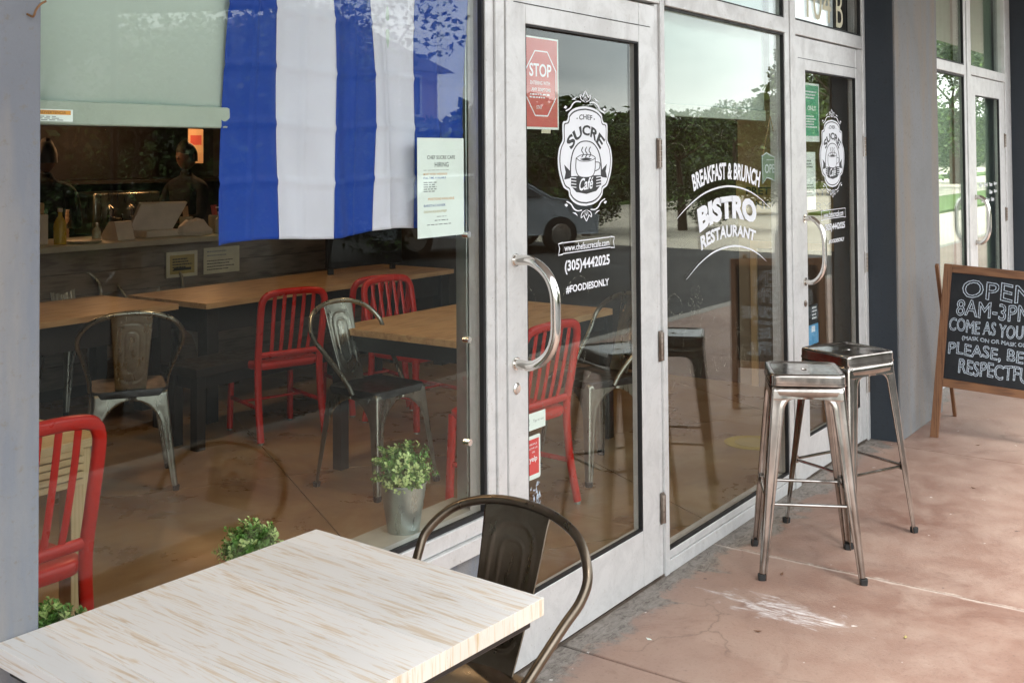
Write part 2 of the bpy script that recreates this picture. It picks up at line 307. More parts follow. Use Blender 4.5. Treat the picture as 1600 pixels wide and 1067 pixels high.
# ------------------------------------------------------------ mesh helpers
class MB:
    def __init__(s): s.v = []; s.f = []; s.m = []
    def add(s, vs, fs, mi=0):
        o = len(s.v); s.v += [tuple(q) for q in vs]; s.f += [tuple(i+o for i in f) for f in fs]; s.m += [mi]*len(fs); return s
    def box(s, x0, x1, y0, y1, z0, z1, mi=0):
        vs = [(x, y, z) for z in (z0, z1) for y in (y0, y1) for x in (x0, x1)]
        return s.add(vs, [(0, 2, 3, 1), (4, 5, 7, 6), (0, 1, 5, 4), (1, 3, 7, 5), (3, 2, 6, 7), (2, 0, 4, 6)], mi)
    def beam(s, a, b, w, h, upv=(0, 0, 1), mi=0):
        a = Vector(a); b = Vector(b); d = (b-a).normalized(); x = d.cross(Vector(upv))
        if x.length < 1e-4: x = d.cross(Vector((0, 1, 0)))
        x.normalize(); y = x.cross(d); vs = []
        for p_ in (a, b):
            for q in ((-1, -1), (1, -1), (1, 1), (-1, 1)): vs.append(p_ + x*(w/2*q[0]) + y*(h/2*q[1]))
        return s.add(vs, [(0, 1, 2, 3), (7, 6, 5, 4), (0, 4, 5, 1), (1, 5, 6, 2), (2, 6, 7, 3), (3, 7, 4, 0)], mi)
    def sweep(s, pts, rx, ry=None, n=10, ref=(0, 0, 1), closed=False, taper=None, cap=True, mi=0, power=1.0):
        ry = ry or rx; pts = [Vector(q) for q in pts]; k = len(pts); vs = []; pn = None
        for i, p_ in enumerate(pts):
            if closed: d = pts[(i+1) % k] - pts[i-1]
            else: d = pts[min(i+1, k-1)] - pts[max(i-1, 0)]
            d.normalize()
            if pn is None:
                x = d.cross(Vector(ref))
                if x.length < 1e-3: x = d.cross(Vector((.3, 1, .1)))
            else:
                x = pn - d*pn.dot(d)
            x.normalize(); pn = x; y = x.cross(d); sc = taper(i/(k-1)) if taper else 1
            for j in range(n):
                a = 2*math.pi*j/n; ca, sa = math.cos(a), math.sin(a)
                if power != 1.0:
                    ca = math.copysign(abs(ca)**power, ca); sa = math.copysign(abs(sa)**power, sa)
                vs.append(p_ + x*(rx*sc*ca) + y*(ry*sc*sa))
        fs = []
        for i in range(k if closed else k-1):
            i2 = (i+1) % k
            for j in range(n): fs.append((i*n+j, i*n+(j+1) % n, i2*n+(j+1) % n, i2*n+j))
        if cap and not closed: fs += [tuple(range(n-1, -1, -1)), tuple((k-1)*n+j for j in range(n))]
        return s.add(vs, fs, mi)
    def lathe(s, prof, n=28, c=(0, 0, 0), mi=0):
        vs = []; k = len(prof)
        for r_, z in prof:
            for j in range(n):
                a = 2*math.pi*j/n; vs.append((c[0]+r_*math.cos(a), c[1]+r_*math.sin(a), c[2]+z))
        fs = [(i*n+j, i*n+(j+1) % n, (i+1)*n+(j+1) % n, (i+1)*n+j) for i in range(k-1) for j in range(n)]
        fs += [tuple(range(n-1, -1, -1)), tuple((k-1)*n+j for j in range(n))]
        return s.add(vs, fs, mi)
    def loops(s, rings, mi=0, cap0=False, cap1=False):
        n = len(rings[0]); vs = [q for r_ in rings for q in r_]
        fs = [(i*n+j, i*n+(j+1) % n, (i+1)*n+(j+1) % n, (i+1)*n+j) for i in range(len(rings)-1) for j in range(n)]
        if cap0: fs.append(tuple(range(n-1, -1, -1)))
        if cap1: fs.append(tuple((len(rings)-1)*n+j for j in range(n)))
        return s.add(vs, fs, mi)
    def prism(s, poly, a, b, axis='y', mi=0):
        n = len(poly)
        def P(u, v, w): return {'y': (u, w, v), 'z': (u, v, w), 'x': (w, u, v)}[axis]
        vs = [P(u, v, a) for u, v in poly] + [P(u, v, b) for u, v in poly]
        fs = [tuple(range(n)), tuple(range(2*n-1, n-1, -1))] + [(i, (i+1) % n, n+(i+1) % n, n+i) for i in range(n)]
        return s.add(vs, fs, mi)
    def build(s, name, m, parent=None, smooth=35, bevel=0, solid=0, sub=0, loc=None):
        me = bpy.data.meshes.new(name); me.from_pydata(s.v, [], s.f); me.validate()
        ms = m if isinstance(m, (list, tuple)) else [m]
        for q in ms: me.materials.append(MATS[q])
        if len(ms) > 1: me.polygons.foreach_set('material_index', s.m[:len(me.polygons)])
        if smooth:
            me.polygons.foreach_set('use_smooth', [True]*len(me.polygons)); me.set_sharp_from_angle(angle=R(smooth))
        o = bpy.data.objects.new(name, me); C.objects.link(o)
        if solid: q = o.modifiers.new('solid', 'SOLIDIFY'); q.thickness = solid; q.offset = 0
        if bevel: q = o.modifiers.new('bevel', 'BEVEL'); q.width = bevel; q.segments = 2; q.limit_method = 'ANGLE'; q.angle_limit = R(50)
        if sub: q = o.modifiers.new('sub', 'SUBSURF'); q.levels = sub; q.render_levels = sub
        if parent: o.parent = parent
        if name in ('printed_text', 'lettering', 'sticker_residue', 'pens', 'foliage', 'crown', 'hours_lettering', 'logo_lettering', 'logo_cup', 'contact_lettering', 'bistro_lettering', 'chalk_lettering', 'chalk_drawing', 'chalk_swirl'): o['kind'] = 'stuff'
        if loc: o.location = loc
        return o
def tag(o, label=None, cat=None, group=None, kind=None):
    if label: o['label'] = label
    if cat: o['category'] = cat
    if group: o['group'] = group
    if kind: o['kind'] = kind
    return o
def thing(name, label, cat, loc=(0, 0, 0), rz=0, group=None):
    o = bpy.data.objects.new(name, None); C.objects.link(o); o.location = loc; o.rotation_euler = (0, 0, rz); o.empty_display_size = .1
    return tag(o, label, cat, group)
def kids(o): return [c for c in bpy.data.objects if c.parent == o]
def dup(o, parent=None):
    c = o.copy(); C.objects.link(c); c.parent = parent
    for ch in kids(o): dup(ch, c)
    return c
def place(src, loc, rz, label, group=None):
    c = dup(src); c.location = loc; c.rotation_euler = (0, 0, rz); c['label'] = label
    if group: c['group'] = group
    return c
def spline(pts, per=6, closed=False):
    P = [Vector(q) for q in pts]; n = len(P); out = []
    rng = range(n) if closed else range(n-1)
    for i in rng:
        p0 = P[i-1] if (closed or i > 0) else P[0]*2-P[1]; p1 = P[i]; p2 = P[(i+1) % n]
        p3 = P[(i+2) % n] if (closed or i < n-2) else P[-1]*2-P[-2]
        for k in range(per):
            t = k/per
            out.append(.5*((2*p1)+(p2-p0)*t+(2*p0-5*p1+4*p2-p3)*t*t+(3*p1-p0-3*p2+p3)*t**3))
    if not closed: out.append(P[-1])
    return out
# flat drawing on a vertical plane: fn maps (u, v) to a 3-D point
def ribbon(mb, pts, w, fn, closed=False, mi=0, taper=False):
    P = [Vector((a, b)) for a, b in pts]; n = len(P); vs = []
    for i, p_ in enumerate(P):
        a = P[(i-1) % n] if (closed or i) else P[0]; b = P[(i+1) % n] if (closed or i < n-1) else P[-1]
        d = (b-a)
        if d.length < 1e-9: d = Vector((1, 0))
        d.normalize(); q = Vector((-d.y, d.x)); ww = w/2
        if taper: ww *= .15+.85*math.sin(math.pi*min(1, max(0, i/(n-1))))
        vs += [fn(*(p_+q*ww)), fn(*(p_-q*ww))]
    fs = [(2*i, 2*i+1, 2*((i+1) % n)+1, 2*((i+1) % n)) for i in range(n if closed else n-1)]
    mb.add(vs, fs, mi)
_tc = {}
def text_geo(txt, bold=0.0, shear=0.0, outline=False):
    key = (txt, bold, shear, outline)
    if key in _tc: return _tc[key]
    cu = bpy.data.curves.new('t', 'FONT'); cu.body = txt; cu.offset = bold; cu.shear = shear; cu.resolution_u = 3
    if outline: cu.fill_mode = 'NONE'
    o = bpy.data.objects.new('t', cu); C.objects.link(o)
    bpy.context.view_layer.update()
    me = bpy.data.meshes.new_from_object(o.evaluated_get(bpy.context.evaluated_depsgraph_get()))
    vs = [tuple(v.co) for v in me.vertices]; fs = [tuple(p_.vertices) for p_ in me.polygons]; es = [tuple(e.vertices) for e in me.edges]
    bpy.data.objects.remove(o); bpy.data.curves.remove(cu); bpy.data.meshes.remove(me)
    x0 = min(v[0] for v in vs); x1 = max(v[0] for v in vs); y0 = min(v[1] for v in vs); y1 = max(v[1] for v in vs)
    vs = [((v[0]-x0)/(x1-x0), (v[1]-y0)/(y1-y0)) for v in vs]
    _tc[key] = (vs, fs, es, (x1-x0)/(y1-y0)); return _tc[key]
def text_into(mb, txt, fn, bold=.0, shear=0, mi=0):
    vs, fs, es, asp = text_geo(txt, bold, shear); mb.add([fn(u, v) for u, v in vs], fs, mi)
def text_outline(mb, txt, fn, w, asp_wh, mi=0):
    vs, fs, es, asp = text_geo(txt, .0, 0, True)
    for a, b in es:
        pa = Vector(fn(*vs[a])); pb = Vector(fn(*vs[b])); d = pb-pa
        if d.length < 1e-6: continue
        nrm = asp_wh; q = d.normalized().cross(nrm)*w/2; e = d.normalized()*w*.3
        mb.add([pa-q-e, pa+q-e, pb+q+e, pb-q+e], [(0, 1, 2, 3)], mi)
def quad3(b, t, y):
    """map u,v in 0..1 between a bottom and a top parabola, each given by three (x, z) points"""
    def q(P, u):
        a = (1-u)*(1-2*u); m_ = 4*u*(1-u); c = u*(2*u-1)
        return P[0][0]*a+P[1][0]*m_+P[2][0]*c, P[0][1]*a+P[1][1]*m_+P[2][1]*c
    def f(u, v):
        x0, z0 = q(b, u); x1, z1 = q(t, u); return (x0+(x1-x0)*v, y, z0+(z1-z0)*v)
    return f
def rect(x0, x1, z0, z1, y): return lambda u, v: (x0+(x1-x0)*u, y, z0+(z1-z0)*v)

# ------------------------------------------------------------ ground, walkway, floors
g = MB(); g.box(-400, 400, -400, 400, -.40, -.20); tag(g.build('ground', 'ground_earth', smooth=0), kind='structure')
g = MB(); g.box(-60, 19, -40, -3.16, -.196, -.14); tag(g.build('road', 'asphalt', smooth=0), kind='structure')
g = MB(); g.box(19, 140, -40, -3.16, -.196, -.136); tag(g.build('side_road', 'road_concrete', smooth=0), kind='structure')
walk = thing('walkway', None, None); tag(walk, kind='structure')
g = MB(); g.box(-12, 60, -3.0, 9.4, -.19, -.03); g.build('paving_bed', 'kerb_concrete', walk, smooth=0)
xs = [-12, -8, -5, -3, -1.0, 1.1, 3.15, 4.335, 6.345, 8.4, 10.4, 12.5, 14.6, 18, 24, 36, 60]
for a, b in zip(xs, xs[1:]):
    g = MB(); g.box(a+.004, b-.004, -2.99, .055, -.03, 0)
    g.build('slab', 'walkway_concrete', walk, bevel=.005)
k = thing('kerb', None, None); tag(k, kind='structure')
for i in range(30):
    g = MB(); g.box(-12+i*2.4+.004, -12+(i+1)*2.4-.004, -3.16, -3.0, -.19, -.004); g.build('kerb_stone', 'kerb_concrete', k, bevel=.015)
# interior floor: saw-cut squares turned against the shop front
fl = thing('cafe_floor', None, None); tag(fl, kind='structure')
def clip(poly, ax, lim, keep_gt):
    out = []
    for i, p_ in enumerate(poly):
        q = poly[(i+1) % len(poly)]; a = (p_[ax]-lim)*(1 if keep_gt else -1); b = (q[ax]-lim)*(1 if keep_gt else -1)
        if a >= 0: out.append(p_)
        if (a >= 0) != (b >= 0):
            t = a/(a-b); out.append((p_[0]+(q[0]-p_[0])*t, p_[1]+(q[1]-p_[1])*t))
    return out
ca, sa = math.cos(R(-30)), math.sin(R(-30)); T = 1.55
for i in range(-7, 8):
    for j in range(-7, 9):
        sq = [(i*T+.003, j*T+.003), ((i+1)*T-.003, j*T+.003), ((i+1)*T-.003, (j+1)*T-.003), (i*T+.003, (j+1)*T-.003)]
        pl = [(4.0+a*ca-b*sa, 2.25+a*sa+b*ca) for a, b in sq]
        for ax, lim, gt in ((0, -1.9, True), (0, 7.45, False), (1, .06, True), (1, 8.0, False)):
            if pl: pl = clip(pl, ax, lim, gt)
        if len(pl) > 2:
            g = MB(); g.prism(pl, -.028, .001, 'z'); g.build('floor_slab', 'polished_concrete', fl, smooth=0)
g = MB(); g.box(7.55, 16, .06, 6, -.028, .001); tag(g.build('neighbour_floor', 'polished_concrete', smooth=0), kind='structure')
def disc(mb, c, r_, z, n=24, mi=0): mb.prism([(c[0]+r_*math.cos(2*math.pi*i/n), c[1]+r_*math.sin(2*math.pi*i/n)) for i in range(n)], z, z+.001, 'z', mi)
g = MB(); disc(g, (5.95, .52), .16, .002); g.build('floor_sticker', 'yellow_vinyl')
tag(bpy.data.objects['floor_sticker'], 'round yellow sticker on the cafe floor behind the bistro window', 'floor sticker')
g = MB(); disc(g, (5.95, .52), .10, .0035); g.build('printed_disc', 'ink_gold', bpy.data.objects['floor_sticker'])

# ------------------------------------------------------------ building shell
def S(name, m, *bx, bevel=0):
    g = MB()
    for b in bx: g.box(*b)
    return tag(g.build(name, m, smooth=0, bevel=bevel), kind='structure')
def wall_thing(name, m, bx, label, cat='wall', bevel=0):
    g = MB(); g.box(*bx); return tag(g.build(name, m, smooth=0, bevel=bevel), label, cat)
wall_thing('column', 'stucco_grey', (-.6, 1.222, -.045, .20, 0, 3.3), 'smooth pale grey stucco column left of the flag window', 'column', .004)
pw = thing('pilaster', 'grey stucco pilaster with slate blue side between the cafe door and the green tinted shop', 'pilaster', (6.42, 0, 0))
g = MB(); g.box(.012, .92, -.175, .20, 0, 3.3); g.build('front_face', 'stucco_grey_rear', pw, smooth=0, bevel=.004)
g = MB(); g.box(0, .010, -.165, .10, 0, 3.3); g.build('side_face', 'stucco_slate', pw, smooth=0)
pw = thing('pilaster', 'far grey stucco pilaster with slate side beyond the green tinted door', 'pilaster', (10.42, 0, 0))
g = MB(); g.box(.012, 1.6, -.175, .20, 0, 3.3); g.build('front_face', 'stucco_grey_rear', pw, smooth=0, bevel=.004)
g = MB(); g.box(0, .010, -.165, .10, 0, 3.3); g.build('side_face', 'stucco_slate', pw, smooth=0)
wall_thing('upper_wall', 'stucco_grey', (-12, 40, .0, .25, 3.3, 6.2), 'grey stucco wall above the storefront glazing')
wall_thing('left_wall', 'stucco_grey', (-12, -.6, -.02, .2, 0, 3.3), 'grey stucco wall left of the near column')
wall_thing('right_wall', 'stucco_grey', (12.02, 40, -.02, .2, 0, 3.3), 'grey stucco wall beyond the far pilaster')
wall_thing('canopy', 'plaster_white', (-12, 40, -2.3, .0, 3.35, 3.6), 'flat white unseen canopy roof shading the walkway', 'canopy')  # out of view; depth shaped to shade the walkway and shop front
S('cafe_ceiling', 'ceiling_black', (-2, 7.5, .26, 8.1, 3.0, 3.1), (-2, 7.5, .05, .26, 3.0, 3.1))
S('cafe_back_wall', 'wall_charcoal', (-2, 7.5, 8.0, 8.15, -.02, 3.0))
S('cafe_left_wall', 'wall_charcoal', (-2.1, -1.9, .25, 8.0, -.02, 3.0))
S('cafe_right_wall', 'wall_charcoal', (7.45, 7.52, 1.25, 8.0, -.02, 3.0))
S('cafe_entry_wall', 'wall_tan', (7.44, 7.51, .25, 1.25, -.02, 3.0))
g = MB()
for bx in ((7.405, 7.438, .42, .47, .0, .98), (7.405, 7.438, 1.1, 1.15, .0, .98), (7.405, 7.438, .42, 1.15, .98, 1.03)): g.box(*bx)
g.build('panel_frame', 'pine_wood_upright', bpy.data.objects['cafe_entry_wall'], bevel=.003)
g = MB(); g.box(7.42, 7.437, .47, 1.1, .0, .98); g.build('panel', 'counter_wood', bpy.data.objects['cafe_entry_wall'], smooth=0)
S('neighbour_room', 'wall_tan', (7.53, 16, 6, 6.1, 0, 3.0), (15.9, 16, .25, 6, 0, 3), (7.53, 16, .25, 6, 3.0, 3.1))
# knee wall below the flag window
kw = thing('knee_wall', 'low grey panel under the flag window', 'wall', (1.222, 0, 0))
g = MB(); g.box(0, 1.60, .012, .20, 0, .44); g.build('panel', 'stucco_grey', kw, smooth=0)
g = MB(); g.box(0, 1.595, .055, .205, .442, .545); g.build('window_sill', 'counter_slab', kw, bevel=.003)

# ------------------------------------------------------------ storefront glazing
FR = 'weathered_aluminium'
def bars(parent, lst, name='frame', bev=.0025):
    for bx in lst:
        g = MB(); g.box(*bx); g.build(name, FR, parent, bevel=bev)
def pane(parent, x0, x1, z0, z1, y=.02):
    g = MB(); g.box(x0, x1, y, y+.006, z0, z1); return g.build('glass', 'window_glass', parent, smooth=0)
def gasket(parent, x0, x1, z0, z1, y=.0, w=.007):
    g = MB()
    for bx in ((x1-w, x1, y+.003, y+.0195, z0, z1), (x0, x0+w, y+.003, y+.0195, z0, z1), (x0+w, x1-w, y+.003, y+.0195, z1-w, z1), (x0+w, x1-w, y+.003, y+.0195, z0, z0+w)): g.box(*bx)
    g.build('gasket', 'gasket_black', parent, smooth=0)
win1 = thing('storefront_window', 'large fixed window with blue and white flag hanging behind the glass', 'window', (0, 0, 0))
bars(win1, [(2.735, 2.775, -.004, .07, .45, 3.3), (2.778, 2.822, -.012, .075, .0, 3.3), (1.224, 2.733, -.006, .07, .502, .548), (1.224, 2.776, -.020, .08, .45, .500), (1.224, 2.733, 0, .07, 3.1, 3.3)])
WG1 = pane(win1, 1.215, 2.736, .546, 3.102); gasket(win1, 1.2, 2.735, .548, 3.1, w=.012)
g = MB()
for z in (1.41, 1.09, .78):                                   # glazing bolts on the edge strip
    g.sweep([(2.665, .034, z), (2.665, .012, z)], .010, n=12); 
g.build('glazing_bolt', 'chrome', win1)
g = MB(); g.box(2.74, 2.81, .080, .125, .55, 3.1); g.build('inner_mullion', 'galvanised', win1, bevel=.003)

door1_thing = thing('glass_door', 'cafe entrance door with white logo and telephone number on its glass and chrome bow handle', 'door', (2.85, 0, 0))
def make_door(th, w, hd, gx0, gx1, gz0, gz1, y=0.0):
    bars(th, [(0, gx0, y, y+.045, .012, hd), (gx1, w, y, y+.045, .012, hd)], 'stile')
    bars(th, [(gx0, gx1, y+.0015, y+.0435, .012, gz0), (gx0, gx1, y+.0015, y+.0435, gz1, hd)], 'rail')
    gl = pane(th, gx0-.004, gx1+.004, gz0-.004, gz1+.004, y+.02); gasket(th, gx0, gx1, gz0, gz1, y)
    return gl
def handle(th, x, y, s=1, out=.155, z0=.985, z1=1.315, r_=.0165):
    z = (z0+z1)/2; h = (z1-z0)/2
    P = [(x, y, z1), (x, y-s*out*.42, z1), (x, y-s*out*.78, z1-.035), (x, y-s*out*.97, z+h*.45), (x, y-s*out, z), (x, y-s*out*.97, z-h*.45), (x, y-s*out*.78, z0+.035), (x, y-s*out*.42, z0), (x, y, z0)]
    g = MB(); g.sweep(spline(P, 6), r_, n=14, ref=(1, 0, 0)); o = g.build('handle', 'chrome', th, smooth=60)
    f = MB()
    for zz in (z0, z1): f.sweep([(x, y+s*.0005, zz), (x, y-s*.006, zz)], .021, n=18)
    f.build('mounting_collar', 'chrome', o)
def hinge(th, x, z, y=-.008):
    g = MB()
    for i in range(5): g.sweep([(x, y, z-.055+i*.022), (x, y, z-.055+i*.022+.0205)], .0095, n=10)
    g.box(x-.013, x+.013, y+.003, y+.0078, z-.06, z+.06)
    g.build('hinge', 'hinge_metal', th)
DG1 = make_door(door1_thing, 1.0, 2.235, .108, .872, .222, 2.083)
handle(door1_thing, .038, 0); handle(door1_thing, .038, .045, -1, .10)
for z in (1.655, .90, .27): hinge(door1_thing, 1.018, z)
g = MB(); g.lathe([(.0, 0), (.017, 0), (.019, .003), (.014, .007), (.011, .0072), (.0, .0073)], 20); o = g.build('lock_cylinder', 'chrome', door1_thing, loc=(.042, -.0, .905)); o.rotation_euler = (R(90), 0, 0)
g = MB(); g.box(.04, .96, -.0015, 0, 2.147, 2.1495); g.build('seam', 'gasket_black', door1_thing, smooth=0)
frame_a = thing('door_frame', 'pale aluminium frame posts and header round the cafe entrance door', 'door frame', (0, 0, 0))
bars(frame_a, [(2.824, 2.846, .014, .06, 0, 3.3), (3.856, 3.884, .004, .07, 0, 2.245), (3.888, 3.922, -.006, .08, 0, 3.3), (2.824, 3.886, -.004, .08, 2.248, 2.315)])
g = MB(); g.box(2.824, 3.886, .0, .08, 0, .010); g.build('threshold', 'hinge_metal', frame_a)
g = MB(); g.box(2.822, 2.85, .061, .063, 0, 3.2); g.build('backing_strip', 'gasket_black', frame_a, smooth=0)
win2 = thing('storefront_window', 'tall window lettered BISTRO between the two cafe doors', 'window', (0, 0, 0))
bars(win2, [(3.924, 5.186, -.004, .07, .0, .052), (3.924, 5.186, .002, .07, .054, .086), (3.924, 5.190, -.012, .07, 2.245, 2.318), (5.195, 5.250, -.004, .08, 0, 3.3), (5.254, 5.322, -.010, .08, 0, 3.3), (3.924, 5.19, 0, .07, 3.1, 3.3)])
WG2 = pane(win2, 3.918, 5.192, .080, 2.25); gasket(win2, 3.922, 5.195, .086, 2.245, w=.010)
WG2T = pane(win2, 3.918, 5.192, 2.31, 3.11); gasket(win2, 3.922, 5.195, 2.318, 3.1, w=.010)
door2_thing = thing('glass_door', 'second cafe door with small white logo behind the metal bar stools', 'door', (5.335, 0, 0))
DG2 = make_door(door2_thing, .99, 2.245, .14, .935, .208, 2.079)
handle(door2_thing, .095, 0, 1, .105, 1.0, 1.32, .0125); handle(door2_thing, .095, .045, -1, .10, 1.0, 1.32, .0125)
for z in (1.69, 1.02, .33): hinge(door2_thing, 1.055, z)
g = MB(); g.lathe([(.0, 0), (.016, 0), (.018, .003), (.012, .007), (.0, .0073)], 18); o = g.build('lock_cylinder', 'hinge_metal', door2_thing, loc=(.095, 0, .89)); o.rotation_euler = (R(90), 0, 0)
g = MB(); g.box(.04, .95, -.0015, 0, 2.135, 2.1375); g.build('seam', 'gasket_black', door2_thing, smooth=0)
frame_b = thing('door_frame', 'pale frame posts, header and transom window numbered 104 over the second cafe door', 'door frame', (0, 0, 0))
bars(frame_b, [(6.330, 6.375, .002, .07, 0, 2.249), (6.378, 6.418, -.008, .08, 0, 3.3), (5.324, 6.376, -.006, .08, 2.252, 2.325), (5.324, 6.376, 0, .07, 3.1, 3.3)])
g = MB(); g.box(5.324, 6.376, .0, .08, 0, .010); g.build('threshold', 'hinge_metal', frame_b)
TG = pane(frame_b, 5.324, 6.376, 2.32, 3.11); gasket(frame_b, 5.324, 6.376, 2.325, 3.1, w=.012)
TG1 = pane(frame_a, 2.824, 3.886, 2.31, 3.11)
g = MB(); g.box(5.34, 5.98, .0285, .0295, 2.33, 3.09); g.build('frosted_film', 'frosted_white', frame_b, smooth=0)
g = MB(); text_into(g, '104', rect(5.56, 5.93, 2.36, 2.56, .019), .0); text_into(g, 'B', rect(6.01, 6.12, 2.35, 2.56, .019), .0)
g.build('street_number', 'paper_cream', frame_b, smooth=0)
# neighbouring shop
win3 = thing('storefront_window', 'tall green tinted window of the neighbouring shop', 'window', (0, 0, 0))
bars(win3, [(7.345, 7.50, .0, .08, 0, 3.3), (8.80, 8.86, .0, .08, 0, 3.3), (8.864, 8.985, -.008, .08, 0, 3.3), (7.502, 8.798, -.010, .07, 2.236, 2.31), (7.502, 8.798, 0, .07, 0, .12), (7.502, 8.798, 0, .07, 3.1, 3.3)])
pane(win3, 7.49, 8.81, .115, 2.24); gasket(win3, 7.5, 8.8, .12, 2.236, w=.014); pane(win3, 7.49, 8.81, 2.305, 3.11); gasket(win3, 7.5, 8.8, 2.31, 3.1, w=.014)
door3_thing = thing('glass_door', 'green tinted neighbouring shop door with chrome handle beyond the pilaster', 'door', (8.99, 0, 0))
DG3 = make_door(door3_thing, 1.15, 2.245, .15, 1.0, .22, 2.10)
handle(door3_thing, .09, 0, 1, .10, .95, 1.30); 
for z in (1.75, 1.12, .3): hinge(door3_thing, 1.17, z)
frame_c = thing('door_frame', 'pale door frame and transom over the neighbouring shop door', 'door frame', (0, 0, 0))
bars(frame_c, [(10.145, 10.19, .002, .07, 0, 2.249), (10.193, 10.415, -.008, .08, 0, 3.3), (8.987, 10.192, -.006, .08, 2.252, 2.325), (8.987, 10.192, 0, .07, 3.1, 3.3)])
pane(frame_c, 8.987, 10.192, 2.32, 3.11)
for x0, x1, lab in ((7.5, 8.8, 'pale green roller blind behind the neighbouring tall window'), (9.0, 10.19, 'pale green roller blind behind the neighbouring door')):
    g = MB(); n = 40; vs = []
    for i in range(n+1):
        for z in (.03, 3.08): vs.append((x0+(x1-x0)*i/n, .10+.004*math.sin(i*1.7), z))
    g.add(vs, [(2*i, 2*i+2, 2*i+3, 2*i+1) for i in range(n)]); tag(g.build('green_blind', 'green_film', solid=.002), lab, 'blind')
g = MB()
for r_ in range(3):
    for cx in range(4 if r_ < 2 else 3):
        x = .32+cx*.17+(.06 if r_ == 2 else 0); z = 1.37-r_*.062
        if r_ == 1 and cx < 2: continue
        text_into(g, ['Mon', 'Fri', '9am', '5pm'][cx] if r_ == 0 else ['Sat', 'Sun', '10am', '3pm'][cx], rect(x, x+.11, z, z+.034, .0185), .03)
g.build('hours_lettering', 'vinyl_white', DG3, smooth=0)

# ------------------------------------------------------------ things on and behind the glass
def blind(x0, x1, zb, label):
    t = thing('roller_blind', label, 'blind')
    g = MB(); vs = []; n = 30
    for i in range(n+1):
        for z in (zb+.052, 3.02): vs.append((x0+(x1-x0)*i/n, .10+.003*math.sin(i*.9+x0), z))
    g.add(vs, [(2*i, 2*i+2, 2*i+3, 2*i+1) for i in range(n)]); g.build('fabric', 'blind_fabric', t, solid=.0015)
    g = MB(); g.box(x0-.002, x1+.002, .090, .108, zb, zb+.052); g.build('bottom_bar', 'blind_bar', t, bevel=.004)
    g = MB(); g.sweep([(x0, .10, 3.0), (x1, .10, 3.0)], .03, n=14, ref=(0, 0, 1)); g.build('roller', 'blind_bar', t)
    return t
b1 = blind(1.24, 2.58, 1.722, 'pale green roller blind beside the flag in the large window')
b2 = blind(3.94, 5.17, 1.812, 'pale green roller blind in the window lettered BISTRO')
# flag: five stripes, creased from folding, hanging free from the top of the window
flag = thing('hanging_flag', 'blue and white striped flag hanging in the large window', 'flag')
bt = [1.750, 1.934, 2.116, 2.300, 2.474, 2.690]; tp = [1.788, 1.933, 2.121, 2.293, 2.474, 2.702]
def flag_pt(s, v):           # s 0..5 stripes, v 0 bottom .. 1 top
    i = min(4, int(s)); f = s-i
    xb = bt[i]+(bt[i+1]-bt[i])*f; xt = tp[i]+(tp[i+1]-tp[i])*f
    z = 1.437+.006*math.sin(s*2.3)+v*1.25
    x = .010+xb+(xt-xb)*min(1, v*2.0)+.006*math.sin(v*11+s*1.3)*(1-abs(s-2.5)/3)
    y = .070+.012*math.sin(s*2.1+.6)+.008*math.sin(s*5.3+v*4)+.005*math.sin(v*9+s)+.004*math.sin(s*11+math.sin(v*6)*1.5)
    for k_ in range(1, 10):   # horizontal fold creases
        d = (v-k_*.118); y -= .0042*math.exp(-(d/.007)**2)
    for k_ in (.55, 1.45, 2.5, 3.35, 4.4):
        d = (s-k_); y -= .006*math.exp(-(d/.04)**2)
    return (x, y, z)
for i in range(5):
    nu, nv = 28, 150; g = MB(); vs = [flag_pt(i+a/nu*.9999, b/nv) for b in range(nv+1) for a in range(nu+1)]
    g.add(vs, [(b*(nu+1)+a, b*(nu+1)+a+1, (b+1)*(nu+1)+a+1, (b+1)*(nu+1)+a) for b in range(nv) for a in range(nu)])
    g.build('stripe', 'flag_white' if i % 2 else 'flag_blue', flag, smooth=180, solid=.0004)
g = MB(); g.sweep([(1.7, .070, 2.69), (2.73, .070, 2.69)], .008, n=8, ref=(0, 0, 1)); g.build('rod', 'blind_bar', flag)

def lines(mb, x0, x1, z, n, h, y, mi, seed=1, gap=.5):
    r_ = random.Random(seed)
    for i in range(n):
        zz = z-i*h; x = x0; xe = x1-(x1-x0)*r_.uniform(0, .4)
        while x < xe:
            wv = r_.uniform(.008, .022); mb.add([(x, y, zz), (min(x+wv, xe), y, zz), (min(x+wv, xe), y, zz+h*gap), (x, y, zz+h*gap)], [(0, 1, 2, 3)], mi); x += wv+.004
# hiring notice
nb = thing('hiring_notice', 'white sheet headed CHEF SUCRE CAFE HIRING taped over the flag corner', 'notice')
g = MB(); g.box(2.443, 2.661, .0285, .0293, 1.411, 1.704); g.build('paper', 'paper_white', nb, smooth=0)
g = MB(); y = .0283
text_into(g, 'CHEF SUCRE CAFE', rect(2.487, 2.618, 1.641, 1.652, y), .005)
text_into(g, 'HIRING', rect(2.522, 2.587, 1.618, 1.632, y), .005)
lines(g, 2.47, 2.60, 1.608, 1, .003, y, 1, 3)
text_into(g, 'MOST WORK WEEKENDS', rect(2.470, 2.580, 1.594, 1.600, y), .01, mi=2); text_into(g, 'FULL TIME AVAILABLE', rect(2.470, 2.574, 1.583, 1.589, y), .01, mi=3)
lines(g, 2.47, 2.55, 1.571, 5, .0065, y, 1, 5)
text_into(g, 'POSITIONS AVAILABLE', rect(2.491, 2.613, 1.520, 1.527, y), .01, mi=2)
text_into(g, 'BARISTA/CASHIER', rect(2.471, 2.571, 1.501, 1.508, y), .01, mi=3); text_into(g, 'DISHWASHER/PREP', rect(2.471, 2.577, 1.483, 1.490, y), .01, mi=4)
